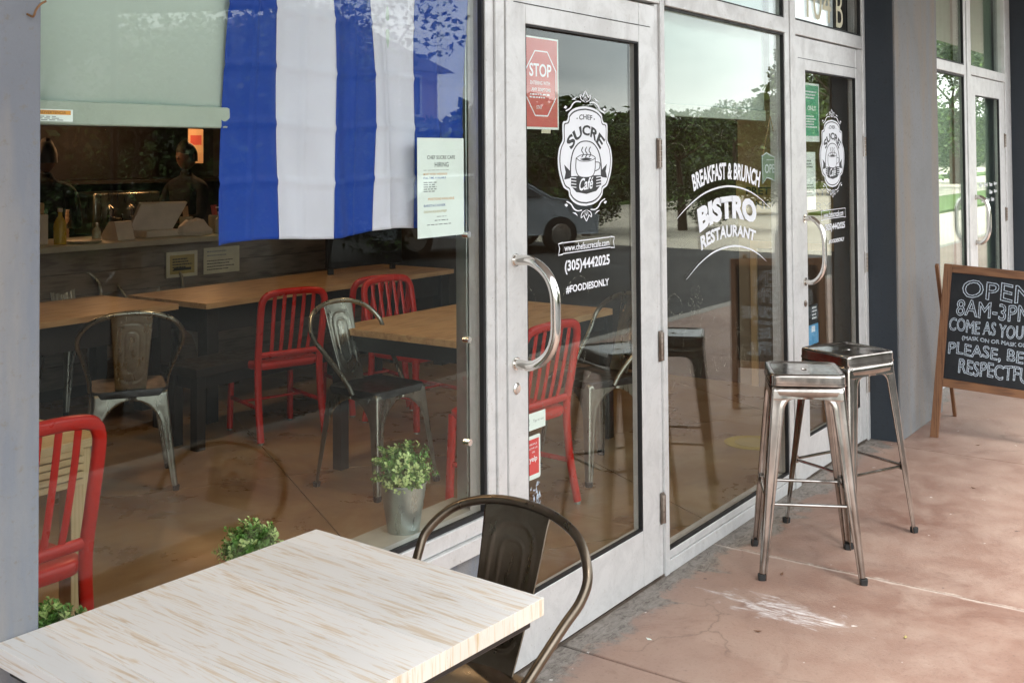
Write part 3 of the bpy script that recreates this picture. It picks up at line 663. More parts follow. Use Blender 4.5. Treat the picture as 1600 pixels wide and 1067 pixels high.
lines(g, 2.53, 2.58, 1.470, 1, .004, y, 1, 8); lines(g, 2.52, 2.60, 1.459, 1, .004, y, 0, 9); lines(g, 2.485, 2.63, 1.447, 1, .004, y, 0, 10)
g.build('printed_text', ['ink', 'ink_grey', 'ink_orange', 'ink_blue', 'ink_gold'], nb, smooth=0)
ws = thing('warning_sticker', 'small orange and white warning label on the bar of the large blind', 'sticker')
g = MB(); g.box(1.249, 1.338, .0285, .0292, 1.727, 1.752); g.build('label_paper', 'paper_white', ws, smooth=0)
g = MB(); g.box(1.251, 1.333, .0280, .0284, 1.741, 1.750); text_into(g, 'ADVERTENCIA', rect(1.262, 1.322, 1.7425, 1.7485, .0278), .01, mi=1); lines(g, 1.252, 1.335, 1.736, 3, .0035, .0280, 2, 2)
g.build('printed_text', ['ink_orange', 'rust', 'ink_grey'], ws, smooth=0)
# STOP poster in door 1
sp = thing('stop_poster', 'red STOP poster, paled as by sky reflection, inside the entrance door glass', 'poster')
g = MB(); g.box(2.96, 3.196, .0285, .0292, 1.738, 2.05); g.build('paper', 'paper_white', sp, smooth=0)
g = MB(); g.box(2.962, 3.188, .0278, .0284, 1.746, 2.044); g.build('red_panel', 'poster_red', sp, smooth=0)
g = MB(); cx, cz = 3.088, 1.893; P = [(cx+.098*math.cos(R(22.5+45*i)), cz+.118*math.sin(R(22.5+45*i))) for i in range(8)]
ribbon(g, P, .005, lambda a, b: (a, .0272, b), True)
text_into(g, 'STOP', rect(3.017, 3.150, 1.915, 1.960, .0272), .02)
text_into(g, 'ENTERING WITH', rect(3.022, 3.140, 1.888, 1.901, .0272), .01); text_into(g, 'ANY SYMPTOMS', rect(3.03, 3.146, 1.866, 1.878, .0272), .01)
lines(g, 3.02, 3.15, 1.853, 2, .010, .0272, 0, 4); text_into(g, 'STAY', rect(3.058, 3.092, 1.806, 1.818, .0272), .01)
g.build('printed_text', 'vinyl_white', sp, smooth=0)
g = MB(); g.box(3.09, 3.145, .0287, .0294, 1.725, 1.7375); g.build('tape', 'paper_cream', sp, smooth=0)
# little stickers by the door handle
tp_ = thing('pale_sticker', 'pale green card sticker above the red sticker on the entrance door', 'sticker')
g = MB(); g.box(2.96, 3.099, .0285, .029, .742, .798); g.build('card', 'paper_white', tp_, smooth=0, bevel=.0)
g = MB(); text_into(g, 'Tap or use', rect(3.025, 3.088, .764, .776, .028), .0); ribbon(g, [(2.999+.006*math.cos(a/3), .770+.012*math.sin(a/3)) for a in range(19)], .002, lambda a, b: (a, .028, b)); g.build('printed_text', 'ink_grey', tp_, smooth=0)
ys = thing('red_sticker', 'red and white review sticker low on the entrance door glass', 'sticker')
g = MB(); r_ = .008; P = []
for cxx, czz, a0 in ((3.067-r_, .724-r_, 0), (2.962+r_, .724-r_, 90), (2.962+r_, .580+r_, 180), (3.067-r_, .580+r_, 270)):
    P += [(cxx+r_*math.cos(R(a0+i*22.5)), czz+r_*math.sin(R(a0+i*22.5))) for i in range(5)]
g.prism(P, .0285, .029, 'y'); g.build('card', 'paper_white', ys, smooth=0)
g = MB(); g.box(2.99, 3.058, .0280, .0284, .596, .712); g.build('red_panel', 'sticker_red', ys, smooth=0)
g = MB(); text_into(g, 'PEOPLE', rect(3.004, 3.046, .693, .699, .0276), .01); text_into(g, 'LOVE US', rect(3.002, 3.048, .680, .686, .0276), .01); text_into(g, 'ON', rect(3.017, 3.033, .667, .673, .0276), .01); text_into(g, 'yelp', rect(3.001, 3.047, .634, .657, .0276), .02)
g.build('printed_text', 'vinyl_white', ys, smooth=0)
# half peeled sticker residue
g = MB(); rr = random.Random(3)
for i in range(26):
    a = rr.uniform(2.99, 3.05); b = rr.uniform(.49, .565); g.add([(a, .0188, b), (a+rr.uniform(.004, .014), .0188, b+rr.uniform(-.004, .004)), (a+rr.uniform(.002, .01), .0188, b+rr.uniform(.005, .018))], [(0, 1, 2)])
g.build('sticker_residue', 'chalk', DG1, smooth=0, loc=(-2.85, 0, 0))

def logo(parent, cx, cz, W, H, off, y=.0188):
    """oval cafe logo; local units are pixels of a 380 x 860 drawing"""
    def F(l): return lambda a, b: (cx+(a/190)*W-off, y-l*.0003, cz-(b-545)/385*H)
    half = [(0, 180), (50, 188), (90, 208), (117, 240), (120, 265), (130, 292), (155, 303), (158, 365), (158, 430), (180, 485), (190, 560), (186, 640), (172, 710), (152, 770), (122, 795), (116, 835), (90, 875), (50, 902), (0, 912)]
    outl = [tuple(q) for q in spline([(a, b, 0) for a, b in half], 3)]; outl = [(q[0], q[1]) for q in outl]
    full = outl + [(-a, b) for a, b in reversed(outl[1:-1])]
    def shape(mb, s, l, mi=0):
        P = [(a*s, 545+(b-545)*(s if s == 1 else s+.01)) for a, b in full]; f = F(l); mb.add([f(*q) for q in P], [tuple(range(len(P)))], mi)
    g = MB(); shape(g, 1, 0); g.build('logo_border', 'vinyl_white', parent, smooth=0)
    g = MB(); shape(g, .945, 1); g.build('logo_line', 'vinyl_black', parent, smooth=0)
    g = MB(); shape(g, .915, 2)
    # ornaments
    f = F(0)
    for s in (1, -1):
        for m_ in (0, 1):
            Y = (lambda b: b) if not m_ else (lambda b: 1090-b)
            ribbon(g, [(q.x*s, Y(q.y)) for q in spline([(30, 150, 0), (60, 148, 0), (85, 165, 0), (105, 200, 0), (135, 222, 0)], 5)], 9, f)
            ribbon(g, [(60*s, Y(112)), (78*s, Y(132)), (95*s, Y(138))], 10, f, taper=True)
            ribbon(g, [(130*s, Y(188)), (138*s, Y(196)), (140*s, Y(204))], 16, f)
            ribbon(g, [(q.x*s, Y(q.y)) for q in spline([(0, 150, 0), (30, 130, 0), (36, 95, 0), (14, 118, 0), (0, 150, 0)], 5)], 6, f)
            ribbon(g, [(q.x*s, Y(q.y)) for q in spline([(0, 150, 0), (16, 110, 0), (0, 66, 0)], 5)], 6, f)
            ribbon(g, [(0, Y(150)), (6*s, Y(125)), (0, Y(105))], 5, f)
    g.build('logo_face', 'vinyl_white', parent, smooth=0)
    k_ = MB(); f3 = F(3)
    def arc(pts): return [(q.x, q.y) for q in spline([(a, b, 0) for a, b in pts], 6)]
    text_into(k_, 'CHEF', (lambda u, v: f3(-46+92*u, 283-38*v-6*math.sin(math.pi*u))), .02)
    for s in (-1, 1): ribbon(k_, [(60*s-4, 272), (60*s+4, 272)], 8, f3)
    bt_, tp__ = [(-100, 505), (0, 395), (100, 500)], [(-140, 435), (0, 318), (140, 425)]
    def q3(P, u): a = (1-u)*(1-2*u); m_ = 4*u*(1-u); c = u*(2*u-1); return P[0][0]*a+P[1][0]*m_+P[2][0]*c, P[0][1]*a+P[1][1]*m_+P[2][1]*c
    def fs(u, v): a = q3(bt_, u); b = q3(tp__, u); return f3(a[0]+(b[0]-a[0])*v, a[1]+(b[1]-a[1])*v)
    text_into(k_, 'SUCRE', fs, .035)
    ribbon(k_, arc([(-108, 700), (-106, 600), (-88, 510), (-50, 452), (0, 436), (50, 452), (88, 510), (106, 600), (108, 700)]), 8, f3)
    P = [(-104, 690), (104, 690), (106, 760), (70, 806), (0, 824), (-70, 806), (-106, 760)]; k_.add([f3(*q) for q in P], [tuple(range(7))])
    for s in (-1, 1):
        P = [(112*s, 650), (150*s, 605), (140*s, 660), (150*s, 712), (112*s, 705)]; k_.add([f3(*q) for q in P], [tuple(range(5))])
    ribbon(k_, arc([(-70, 560), (-72, 640), (-52, 690), (0, 702), (45, 690), (62, 640), (64, 560)]), 5, F(5))
    ribbon(k_, arc([(-70, 560), (-40, 540), (0, 535), (40, 540), (64, 560), (30, 580), (-4, 584), (-44, 580), (-70, 560)]), 5, F(5))
    P = [(-45, 568), (0, 556), (42, 566), (20, 578), (-20, 579)]; k_.add([F(5)(*q) for q in P], [tuple(range(5))])
    ribbon(k_, arc([(62, 590), (95, 598), (92, 640), (58, 660)]), 6, F(5))
    for d in (-26, 0, 26): ribbon(k_, arc([(d-6, 556), (d+6, 530), (d-6, 505), (d+4, 478)]), 6, F(5))
    k_.build('logo_lettering', 'vinyl_black', parent, smooth=0)
    w_ = MB(); P = [(-70, 560), (64, 560), (62, 640), (45, 692), (0, 704), (-52, 692), (-72, 640)]; w_.add([F(4)(*q) for q in P], [tuple(range(7))])
    text_into(w_, 'Café', (lambda u, v: F(4)(-50+100*u, 800-90*v-14*u)), .02, .35)
    for s in (-1, 1):
        for b in (700, 722, 744, 766): ribbon(w_, [(104*s, b), (70*s, b+6)], 7, F(4))
    w_.build('logo_cup', 'vinyl_white', parent, smooth=0)
logo(DG1, 3.357, 1.647, .184, .187, 2.85); logo(DG2, 5.915, 1.650, .195, .193, 5.335)
def door_words(parent, off, x0, x1, zs, y=.0188):
    g = MB(); a, b, c = zs
    f = lambda u, v: (u-off, y, v)
    xa, xb = x0, x1; z0, z1 = a
    ribbon(g, [(xa+.03, z0), (xb-.03, z0), (xb-.03, z1), (xa+.03, z1)], .0035, f, True)
    for s, xe, xi in ((1, xa, xa+.028), (-1, xb, xb-.028)): ribbon(g, [(xi, z0-.002), (xe, z0-.004), (xe+s*.008, (z0+z1)/2), (xe, z1-.002), (xi, z1+.001)], .0045, f)
    text_into(g, 'www.chefsucrecafe.com', rect(xa+.038-off, xb-.038-off, z0+.006, z1-.007, y), .015)
    text_into(g, '(305)4442025', rect(b[0]-off, b[1]-off, b[2], b[3], y), .03)
    text_into(g, '#FOODIESONLY', rect(c[0]-off, c[1]-off, c[2], c[3], y), .03)
    g.build('contact_lettering', 'vinyl_white', parent, smooth=0)
door_words(DG1, 2.85, 3.173, 3.553, ((1.311, 1.348), (3.212, 3.517, 1.237, 1.286), (3.219, 3.511, 1.170, 1.198)))
door_words(DG2, 5.335, 5.73, 6.117, ((1.297, 1.344), (5.775, 6.102, 1.224, 1.270), (5.84, 6.088, 1.161, 1.184)))
# BISTRO window lettering
g = MB(); y = .0188
text_into(g, 'BREAKFAST & BRUNCH', quad3([(4.218, 1.493), (4.539, 1.537), (4.906, 1.491)], [(4.197, 1.564), (4.542, 1.613), (4.928, 1.566)], y), .035)
text_into(g, 'BISTRO', quad3([(4.268, 1.315), (4.56, 1.361), (4.868, 1.317)], [(4.244, 1.418), (4.555, 1.466), (4.872, 1.425)], y), .06)
text_into(g, 'RESTAURANT', quad3([(4.284, 1.241), (4.559, 1.280), (4.844, 1.242)], [(4.273, 1.301), (4.56, 1.335), (4.864, 1.290)], y), .04)
for P in ([(4.06, 1.387), (4.141, 1.425), (4.284, 1.475), (4.434, 1.501), (4.592, 1.506), (4.758, 1.485), (4.902, 1.445), (5.045, 1.386)],
          [(4.139, 1.133), (4.277, 1.192), (4.427, 1.229), (4.611, 1.238), (4.778, 1.214), (4.893, 1.179), (4.982, 1.139)]):
    ribbon(g, [(q.x, q.y) for q in spline([(a, b, 0) for a, b in P], 6)], .0085, lambda a, b: (a, y, b), taper=True)
g.build('bistro_lettering', 'vinyl_white', WG2, smooth=0)
# faint chalk marker flowers and swirls on the same window
g = MB(); f = lambda a, b: (a, .0186, b)
def flower(cx, cz, r_, n=6):
    ribbon(g, [(cx+r_*.28*math.cos(a/2), cz+r_*.28*math.sin(a/2)) for a in range(13)], .004, f, True)
    for i in range(n):
        a = 2*math.pi*i/n; ux, uz = math.cos(a), math.sin(a)
        P = [(cx+ux*r_*.3, cz+uz*r_*.3, 0), (cx+ux*r_*.75-uz*r_*.25, cz+uz*r_*.75+ux*r_*.25, 0), (cx+ux*r_*1.05, cz+uz*r_*1.05, 0), (cx+ux*r_*.75+uz*r_*.25, cz+uz*r_*.75-ux*r_*.25, 0)]
        ribbon(g, [(q.x, q.y) for q in spline(P, 4, True)], .004, f, True)
flower(4.22, 1.035, .065); flower(4.66, .86, .05, 5)
ribbon(g, [(q.x, q.y) for q in spline([(4.20, .97, 0), (4.12, .92, 0), (4.10, .85, 0)], 5)], .004, f)
for sx in (4.0, 4.25, 4.50, 4.66):
    rr = random.Random(int(sx*100)); P = [(sx+i*.045+rr.uniform(-.01, .01), .72+(.05 if i % 2 else -.02)+rr.uniform(-.02, .02), 0) for i in range(6)]
    ribbon(g, [(q.x, q.y) for q in spline(P, 5)], .004, f)
for k_, (sx, sz) in enumerate(((4.0, 1.72), (4.3, 1.70), (4.62, 1.68), (4.1, 1.60), (4.5, 1.62), (4.05, .98), (4.35, .9))):
    rr = random.Random(k_+5); a = 0; P = []; x, z = sx, sz
    for i in range(9): a += rr.uniform(.2, 1.2); x += .05*math.cos(a); z += .035*math.sin(a); P.append((x, z, 0))
    ribbon(g, [(q.x, q.y) for q in spline(P, 5)], .0035, f)
g.build('chalk_drawing', 'chalk_faint', WG2, smooth=0)
g = MB()
for k_, (sx, sz) in enumerate(((2.98, 1.28), (3.02, 1.1), (3.3, 1.02), (3.4, .95), (3.2, .9), (3.35, 1.1))):
    rr = random.Random(k_+50); a = rr.uniform(0, 3); P = []; x, z = sx, sz
    for i in range(8): a += rr.uniform(.1, .9); x += .05*math.cos(a); z += .04*math.sin(a); P.append((x-2.85, z, 0))
    ribbon(g, [(q.x, q.y) for q in spline(P, 5)], .003, lambda a, b: (a, .0275, b))
g.build('chalk_swirl', 'chalk_faint', DG1, smooth=0)
# hanging OPEN sign
os_ = thing('open_sign', 'small pale OPEN sign hanging on strings in the BISTRO window', 'sign', (5.158, .06, 0))
P = [(-.115, 1.640), (-.06, 1.655), (0, 1.640), (.06, 1.628), (.115, 1.645), (.112, 1.56), (.115, 1.525), (.05, 1.512), (0, 1.525), (-.06, 1.535), (-.11, 1.505)]
g = MB(); g.prism(P, 0, .006, 'y'); g.build('board', 'green_film', os_, smooth=0)
g = MB(); ribbon(g, P, .006, lambda a, b: (a, -.001, b), True); text_into(g, 'OPEN', rect(-.085, .09, 1.555, 1.60, -.001), .015); lines(g, -.06, .06, 1.618, 1, .008, -.001, 0, 3); g.build('lettering', 'frosted_white', os_, smooth=0)
g = MB()
for s in (-.10, .10): g.sweep([(s, .003, 1.64), (0, .003, 1.835)], .0018, n=6)
g.build('string', 'cardboard', os_)
# door 2 papers
def sheet(name, label, cat, x0, x1, z0, z1, m, seed, inkm='ink_grey', panelm=None, head=None):
    t = thing(name, label, cat); g = MB(); g.box(x0, x1, .0285, .0292, z0, z1); g.build('paper', m, t, smooth=0)
    if panelm: g = MB(); g.box(x0+.012, x1-.012, .0278, .0284, z0+.03, z1-.012); g.build('panel', panelm, t, smooth=0)
    g = MB(); w_ = x1-x0
    if head: text_into(g, head, rect(x0+w_*.3, x1-w_*.2, (z0+z1)/2+.01, (z0+z1)/2+.035, .0274), .02)
    lines(g, x0+w_*.15, x1-w_*.1, z1-.05, 3, .016, .0274, 0, seed); lines(g, x0+w_*.15, x1-w_*.1, z0+(z1-z0)*.42, 5, .014, .0274, 0, seed+3)
    g.build('printed_text', inkm, t, smooth=0); return t
sheet('green_notice', 'green and white ONLY notice taped inside the second cafe door', 'notice', 5.50, 5.748, 1.712, 2.02, 'paper_white', 3, 'vinyl_white', 'poster_green', 'ONLY')
sheet('white_notice', 'narrow white sheet below the green notice on the second cafe door', 'notice', 5.50, 5.68, 1.355, 1.658, 'paper_white', 6)
bs = thing('blue_sticker', 'dark and light blue sticker near the bottom corner of the second cafe door', 'sticker')
g = MB(); g.box(5.48, 5.685, .0285, .0292, .76, .86); g.build('dark_panel', 'chalk_black', bs, smooth=0)
g = MB(); g.box(5.48, 5.69, .0285, .0292, .655, .758); g.build('blue_panel', 'sticker_blue', bs, smooth=0)
g = MB(); lines(g, 5.60, 5.67, .84, 4, .018, .0278, 0, 3); g.box(5.59, 5.64, .0278, .0284, .72, .75); g.build('printed_text', 'vinyl_white', bs, smooth=0)
yb = thing('yellow_board', 'ochre board with dark lettering seen through the second cafe door', 'sign', (7.40, .95, 0))
g = MB(); g.box(0, .03, -.50, .30, 1.22, 1.46); g.build('board', 'ink_gold', yb, bevel=.003)
g = MB()
for z in (1.36, 1.26): text_into(g, 'PRETTY ALWAYS' if z > 1.3 else 'AND HUNGRY', lambda u, v: (-.003, .22-.62*u, z+.055*v), .02)
g.build('lettering', 'ink', yb, smooth=0)

# nail / hook on column
hk = MB(); hk.sweep(spline([(1.192, -.045, 1.932), (1.194, -.062, 1.926), (1.195, -.070, 1.938), (1.203, -.073, 1.950), (1.213, -.075, 1.957)], 5), .0022, n=8)
tag(hk.build('bent_nail', 'rust'), 'rusty bent nail sticking out of the grey column', 'nail')

# ------------------------------------------------------------ metal cafe chair / stool builders
def rsq(hx, hy, z, n=8, pw=.32, cy=0):
    out = []
    for i in range(4*n):
        a = 2*math.pi*i/(4*n); c, s = math.cos(a), math.sin(a)
        out.append((hx*math.copysign(abs(c)**pw, c), cy+hy*math.copysign(abs(s)**pw, s), z))
    return out
def sheet_leg(sx, sy, top, bot, ztop, dfun, ts, groove=.0022):
    """pressed steel corner leg: two tapered flanges meeting at a rounded corner, each with a pressed groove"""
    rows = []; nz = len(ts)-1
    for t in ts:
        z = ztop*t; cx = bot+(top-bot)*t; d = min(dfun(t), cx)
        r_ = min(.012, d*.45); row = []
        for q in (1, .8, .62, .5, .38):            # flange along x
            gg = groove if q in (.62, .5, .38) and d < .08 else 0
            gg = gg*(1.3 if q == .5 else .6)
            row.append((cx-r_-(d-r_)*q, cx-gg, z))
        for a in (0, 22, 45, 68, 90): row.append((cx-r_+r_*math.sin(R(a)), cx-r_+r_*math.cos(R(a)), z))
        for q in (.38, .5, .62, .8, 1):
            gg = groove if q in (.62, .5, .38) and d < .08 else 0
            gg = gg*(1.3 if q == .5 else .6)
            row.append((cx-gg, cx-r_-(d-r_)*q, z))
        rows.append([(a*sx, b*sy, c) for a, b, c in row])
    n = len(rows[0]); g = MB()
    g.add([q for r_ in rows for q in r_], [(i*n+j, i*n+j+1, (i+1)*n+j+1, (i+1)*n+j) for i in range(nz) for j in range(n-1)])
    return g
def make_stool(label, m='clear_coat_steel'):
    t = thing('bar_stool', label, 'bar stool', group='metal bar stools outside the doors')
    H = .785
    g = MB(); R_ = [rsq(.147, .147, H-.042, pw=.2), rsq(.147, .147, H-.012, pw=.2), rsq(.146, .146, H-.004, pw=.2), rsq(.142, .142, H, pw=.22), rsq(.137, .137, H, pw=.24), rsq(.132, .132, H-.004, pw=.26), rsq(.125, .125, H-.0055, pw=.28), rsq(.09, .09, H-.006, pw=.4), rsq(.05, .035, H-.0065, pw=.7), rsq(.026, .0115, H-.0065, pw=.8), rsq(.025, .0105, H-.012, pw=.8)]
    g.loops(R_); g.build('seat', m, t, smooth=50)
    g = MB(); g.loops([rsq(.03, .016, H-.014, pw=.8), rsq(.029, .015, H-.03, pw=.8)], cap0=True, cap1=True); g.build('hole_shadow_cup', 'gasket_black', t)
    g = MB(); g.loops([rsq(.1495, .1495, H-.045, pw=.2), rsq(.1495, .1495, H-.038, pw=.2)]); g.build('rim_bead', m, t)
    def d(tt): 
        if tt < .87: return .026+.034*tt
        if tt <= .925: return .0556+.035*(1-math.sqrt(max(0, 1-((tt-.87)/.055)**2)))
        return .5
    ts = [i/22*.87 for i in range(23)]+[.87+.055*math.sin(math.pi/2*i/8) for i in range(1, 9)]+[.9255, .96, 1.0]
    g = MB(); g.loops([rsq(.1435, .1435, H-.094, pw=.16), rsq(.1425, .1425, H-.0445, pw=.16)]); g.build('apron', m, t, smooth=50, solid=.0016)
    for sx in (-1, 1):
        for sy in (-1, 1):
            lg = sheet_leg(sx, sy,   .139, .200, H-.040, d, ts); o = lg.build('leg', m, t, smooth=50, solid=.0022)
            g = MB(); c = .191*sx, .191*sy; g.loops([rsq(.014, .014, 0, 3, .6), rsq(.0155, .0155, .016, 3, .6), rsq(.015, .015, .022, 3, .6)], cap0=True, cap1=True); g.v = [(a+c[0], b+c[1], z) for a, b, z in g.v]; g.build('rubber_foot', 'rubber_black', o)
    for a, b in (((-1, -1), (1, -1)), ((1, -1), (1, 1)), ((1, 1), (-1, 1)), ((-1, 1), (-1, -1))):
        q = .164; g = MB(); g.sweep([(a[0]*q, a[1]*q, .285), (b[0]*q, b[1]*q, .285)], .0065, n=10); 
        for e in (a, b): g.sweep([(e[0]*q*.97, e[1]*q*.97, .270), (e[0]*q*.97, e[1]*q*.97, .300)], .012, n=8)
        g.build('footrest_bar', m, t)
    return t
st1 = make_stool('front bar stool of clear coated steel standing on the walkway nearest the camera'); st1.location = (4.325, -.408, 0); st1.rotation_euler = (0, 0, R(27.3))
st2 = place(st1, (4.855, -.405, 0), R(-24.7), 'rear bar stool of clear coated steel partly behind the front one, nearest the chalkboard')

def make_chair(label, m='dull_steel', seatm=None, group='steel cafe chairs'):
    t = thing('metal_chair', label, 'chair', group=group); H = .45
    g = MB(); g.loops([rsq(.180, .180, H-.032, pw=.25), rsq(.182, .182, H-.010, pw=.25), rsq(.179, .179, H-.001, pw=.27), rsq(.170, .170, H, pw=.3), rsq(.160, .160, H-.006, pw=.33), rsq(.09, .09, H-.012, pw=.6), rsq(.02, .02, H-.014, pw=.9)], cap1=True)
    g.build('seat', seatm or m, t, smooth=50)
    def d(tt):
        if tt < .62: return .026+.030*tt
        if tt < .93: return .0446+(.19-.0446)*(1-math.sqrt(max(0, 1-((tt-.62)/.31)**2)))
        return .5
    ts = [i/14*.62 for i in range(15)]+[.62+.31*math.sin(math.pi/2*i/14) for i in range(1, 15)]+[.9305, .96, 1.0]
    for sx in (-1, 1):
        for sy in (-1, 1):
            lg = sheet_leg(sx, sy, .174, .222, H-.012, d, ts, .0015); o = lg.build('leg', m, t, smooth=50, solid=.0022)
            g = MB(); g.loops([rsq(.015, .015, 0, 3, .6), rsq(.018, .018, .022, 3, .6)], cap0=True, cap1=True); g.v = [(a+.212*sx, b+.212*sy, z) for a, b, z in g.v]; g.build('rubber_foot', 'rubber_black', o)
    hp = [(-.184, .02, .425), (-.192, -.03, .49), (-.225, -.140, .60), (-.246, -.190, .655), (-.243, -.222, .705), (-.19, -.262, .762), (-.10, -.284, .793), (0, -.290, .802)]
    P = hp + [(-x, y, z) for x, y, z in reversed(hp[:-1])]
    g = MB(); g.sweep(spline(P, 7), .0115, n=12, ref=(0, 1, 0)); g.build('backrest_frame', m, t, smooth=60)
    # splat with pressed nested arches
    nu, nv = 36, 70; vs = []
    for j in range(nv+1):
        v = j/nv; z = .445+v*.350; hw = .072+.028*v; y0 = -.168-.118*v-.008*math.sin(math.pi*v)
        pass
        for i in range(nu+1):
            u = 2*i/nu-1; x = u*hw; em = 0
            for (w0, zt, zb) in ((.064, .757, .49), (.034, .720, .535)):
                # distance to a rounded tall slot outline
                r_ = w0*.8; qx = abs(x)-(w0-r_); zc, hh = (zt+zb)/2, (zt-zb)/2; qz = abs(z-zc)-(hh-r_)
                dist = abs(math.hypot(max(qx, 0), max(qz, 0))+min(max(qx, qz), 0)-r_)
                em += .0030*math.exp(-(dist/.0034)**2)
            zc_ = z - (.010*u*u if v > .9 else 0)*((v-.9)/.1)
            vs.append((x, y0-.014*(u*u)*-1*.5+em, zc_))
    g = MB(); g.add(vs, [(j*(nu+1)+i, j*(nu+1)+i+1, (j+1)*(nu+1)+i+1, (j+1)*(nu+1)+i) for j in range(nv) for i in range(nu)])
    g.build('backrest', m, t, smooth=60, solid=.002)
    return t
out_chair = make_chair('brown gunmetal chair with curved tube back at the right end of the outdoor table', 'brown_gunmetal', group=None)
out_chair.location = (1.93, -.475, 0); out_chair.rotation_euler = (0, 0, R(90-2))
chA = make_chair('steel chair with dark seat pulled up to the wooden table by the flag window', seatm='black_metal')
chA.location = (4.16, 1.77, 0); chA.rotation_euler = (0, 0, R(178)); chA.scale = (1, 1, 1.12)
place(chA, (3.45, 2.82, 0), R(-32), 'steel chair left of the red chair, standing alone before the dark tables')
place(chA, (4.98, .98, 0), R(70), 'steel chair seen through the entrance door glass beside the red chair')
place(chA, (5.0, 4.60, 0), R(170), 'small far steel chair behind the long table below the counter notices')
place(chA, (4.35, 4.62, 0), R(175), 'far steel chair left of the framed notice on the counter')

def make_red(label, m='red_paint'):
    t = thing('red_chair', label, 'chair', group='red slat back chairs')
    hp = [(-.205, -.245, .012), (-.200, -.205, .22), (-.197, -.190, .44), (-.200, -.215, .60), (-.203, -.245, .76), (-.196, -.256, .820), (-.165, -.264, .855), (-.09, -.272, .868), (0, -.274, .870)]
    P = hp + [(-x, y, z) for x, y, z in reversed(hp[:-1])]
    g = MB(); g.sweep(spline(P, 6), .021, .015, n=12, ref=(0, 1, 0), power=.75); g.build('back_frame', m, t, smooth=60)
    for i in range(5):
        x = (-2+i)*.062; g = MB(); g.sweep(spline([(x*.92, -.193, .50), (x*.96, -.218, .60), (x, -.246, .74), (x, -.268, .858)], 4), .0125, .006, n=8, ref=(0, 1, 0)); g.build('slat', m, t, smooth=60)
    g = MB(); g.sweep([(-.195, -.196, .502), (0, -.202, .502), (.195, -.196, .502)], .012, .018, n=10, ref=(0, 0, 1)); g.build('back_rail', m, t, smooth=60)
    g = MB(); g.loops([rsq(.205, .200, .415, pw=.3, cy=.01), rsq(.213, .208, .43, pw=.3, cy=.01), rsq(.213, .208, .45, pw=.3, cy=.01), rsq(.203, .198, .460, pw=.33, cy=.01), rsq(.12, .12, .452, pw=.6, cy=.0), rsq(.03, .03, .447, pw=.8)], cap0=True, cap1=True); g.build('seat', m, t, smooth=50)
    for s in (-1, 1):
        g = MB(); g.sweep([(.192*s, .19, .43), (.197*s, .20, .2), (.200*s, .208, .012)], .020, .017, n=10, ref=(1, 0, 0), power=.7); g.build('leg', m, t, smooth=60)
        g = MB(); g.sweep([(.199*s, -.215, .20), (.198*s, .20, .20)], .010, .013, n=8, ref=(0, 0, 1)); g.build('stretcher', m, t, smooth=60)
        for y_ in (-.2455, .208):
            g = MB(); g.sweep([(.2045*s if y_ < 0 else .2*s, y_, .013), (.2045*s if y_ < 0 else .2*s, y_, 0)], .015, n=8); g.build('glide', 'galvanised', t)
    g = MB(); g.sweep([(-.198, .02, .205), (.198, .02, .205)], .009, n=8); g.build('stretcher', m, t, smooth=60)
    return t
rc = make_red('bright red slat back chair at the pale pine table beside the grey column')
rc.location = (1.74, 1.08, 0); rc.scale = (1, 1, 1.035)
rc.scale = (1, 1, 1)
place(rc, (4.27, 1.02, 0), R(-4), 'bright red slat back chair seen through the entrance door behind the chrome handle')
place(rc, (4.60, 3.00, 0), R(-17), 'deep red slat back chair in the middle of the flag window before the dark table')
place(rc, (5.40, 3.02, 0), R(-20), 'dim red slat back chair half hidden behind the steel chair')
place(rc, (5.25, 2.44, 0), R(175), 'red slat back chair on the far side of the wooden table by the window frame')

rc.scale = (1, 1, 1.035)
# ------------------------------------------------------------ tables
def table(label, x0, x1, y0, y1, topm, legm, th=.035, leg=.05, apron=.08, H=.75, planks=0, inset=.03, cat='table', along='x', name='cafe_table', apm=None):
    t = thing(name, label, cat, (x0, y0, 0)); W, D = x1-x0, y1-y0
    if planks:
        for i in range(planks):
            g = MB()
            if along == 'x': g.box(0, W, D*i/planks+.0006, D*(i+1)/planks-.0006, H-th, H)
            else: g.box(W*i/planks+.0006, W*(i+1)/planks-.0006, 0, D, H-th, H)
            g.build('plank', topm, t, bevel=.0015)
    else:
        g = MB(); g.box(0, W, 0, D, H-th, H); g.build('tabletop', topm, t, bevel=.003)
    for a in (inset, W-inset-leg):
        for b in (inset, D-inset-leg): g = MB(); g.box(a, a+leg, b, b+leg, 0, H-th); g.build('leg', legm, t, bevel=.002)
    if apron:
        g = MB(); q = inset+leg; o = inset+leg/2-.01
        g.box(q, W-q, o, o+.02, H-th-apron, H-th-.001); g.box(q, W-q, D-o-.02, D-o, H-th-apron, H-th-.001); g.box(o, o+.02, q, D-q, H-th-apron, H-th-.001); g.box(W-o-.02, W-o, q, D-q, H-th-apron, H-th-.001)
        g.build('apron', apm or legm, t, bevel=.002)
    return t
table('wooden cafe table with black legs behind the flag window and entrance door', 4.22, 5.62, 1.24, 2.14, 'cafe_table_wood', 'black_metal', planks=7, inset=.0, leg=.06)
table('long dark framed table with bright wood edge below the flag', 4.45, 6.9, 3.45, 4.25, 'cafe_table_wood', 'black_wood', planks=6, apron=.16, leg=.09)
table('worn wooden table at far left under the counter front', 2.9, 4.36, 3.60, 4.40, 'cafe_table_wood', 'black_wood', planks=6, apron=.16, leg=.08)
table('dark backless bench before the long table', 4.0, 5.6, 2.98, 3.30, 'black_wood', 'black_wood', H=.47, th=.05, cat='bench', name='bench', leg=.06)
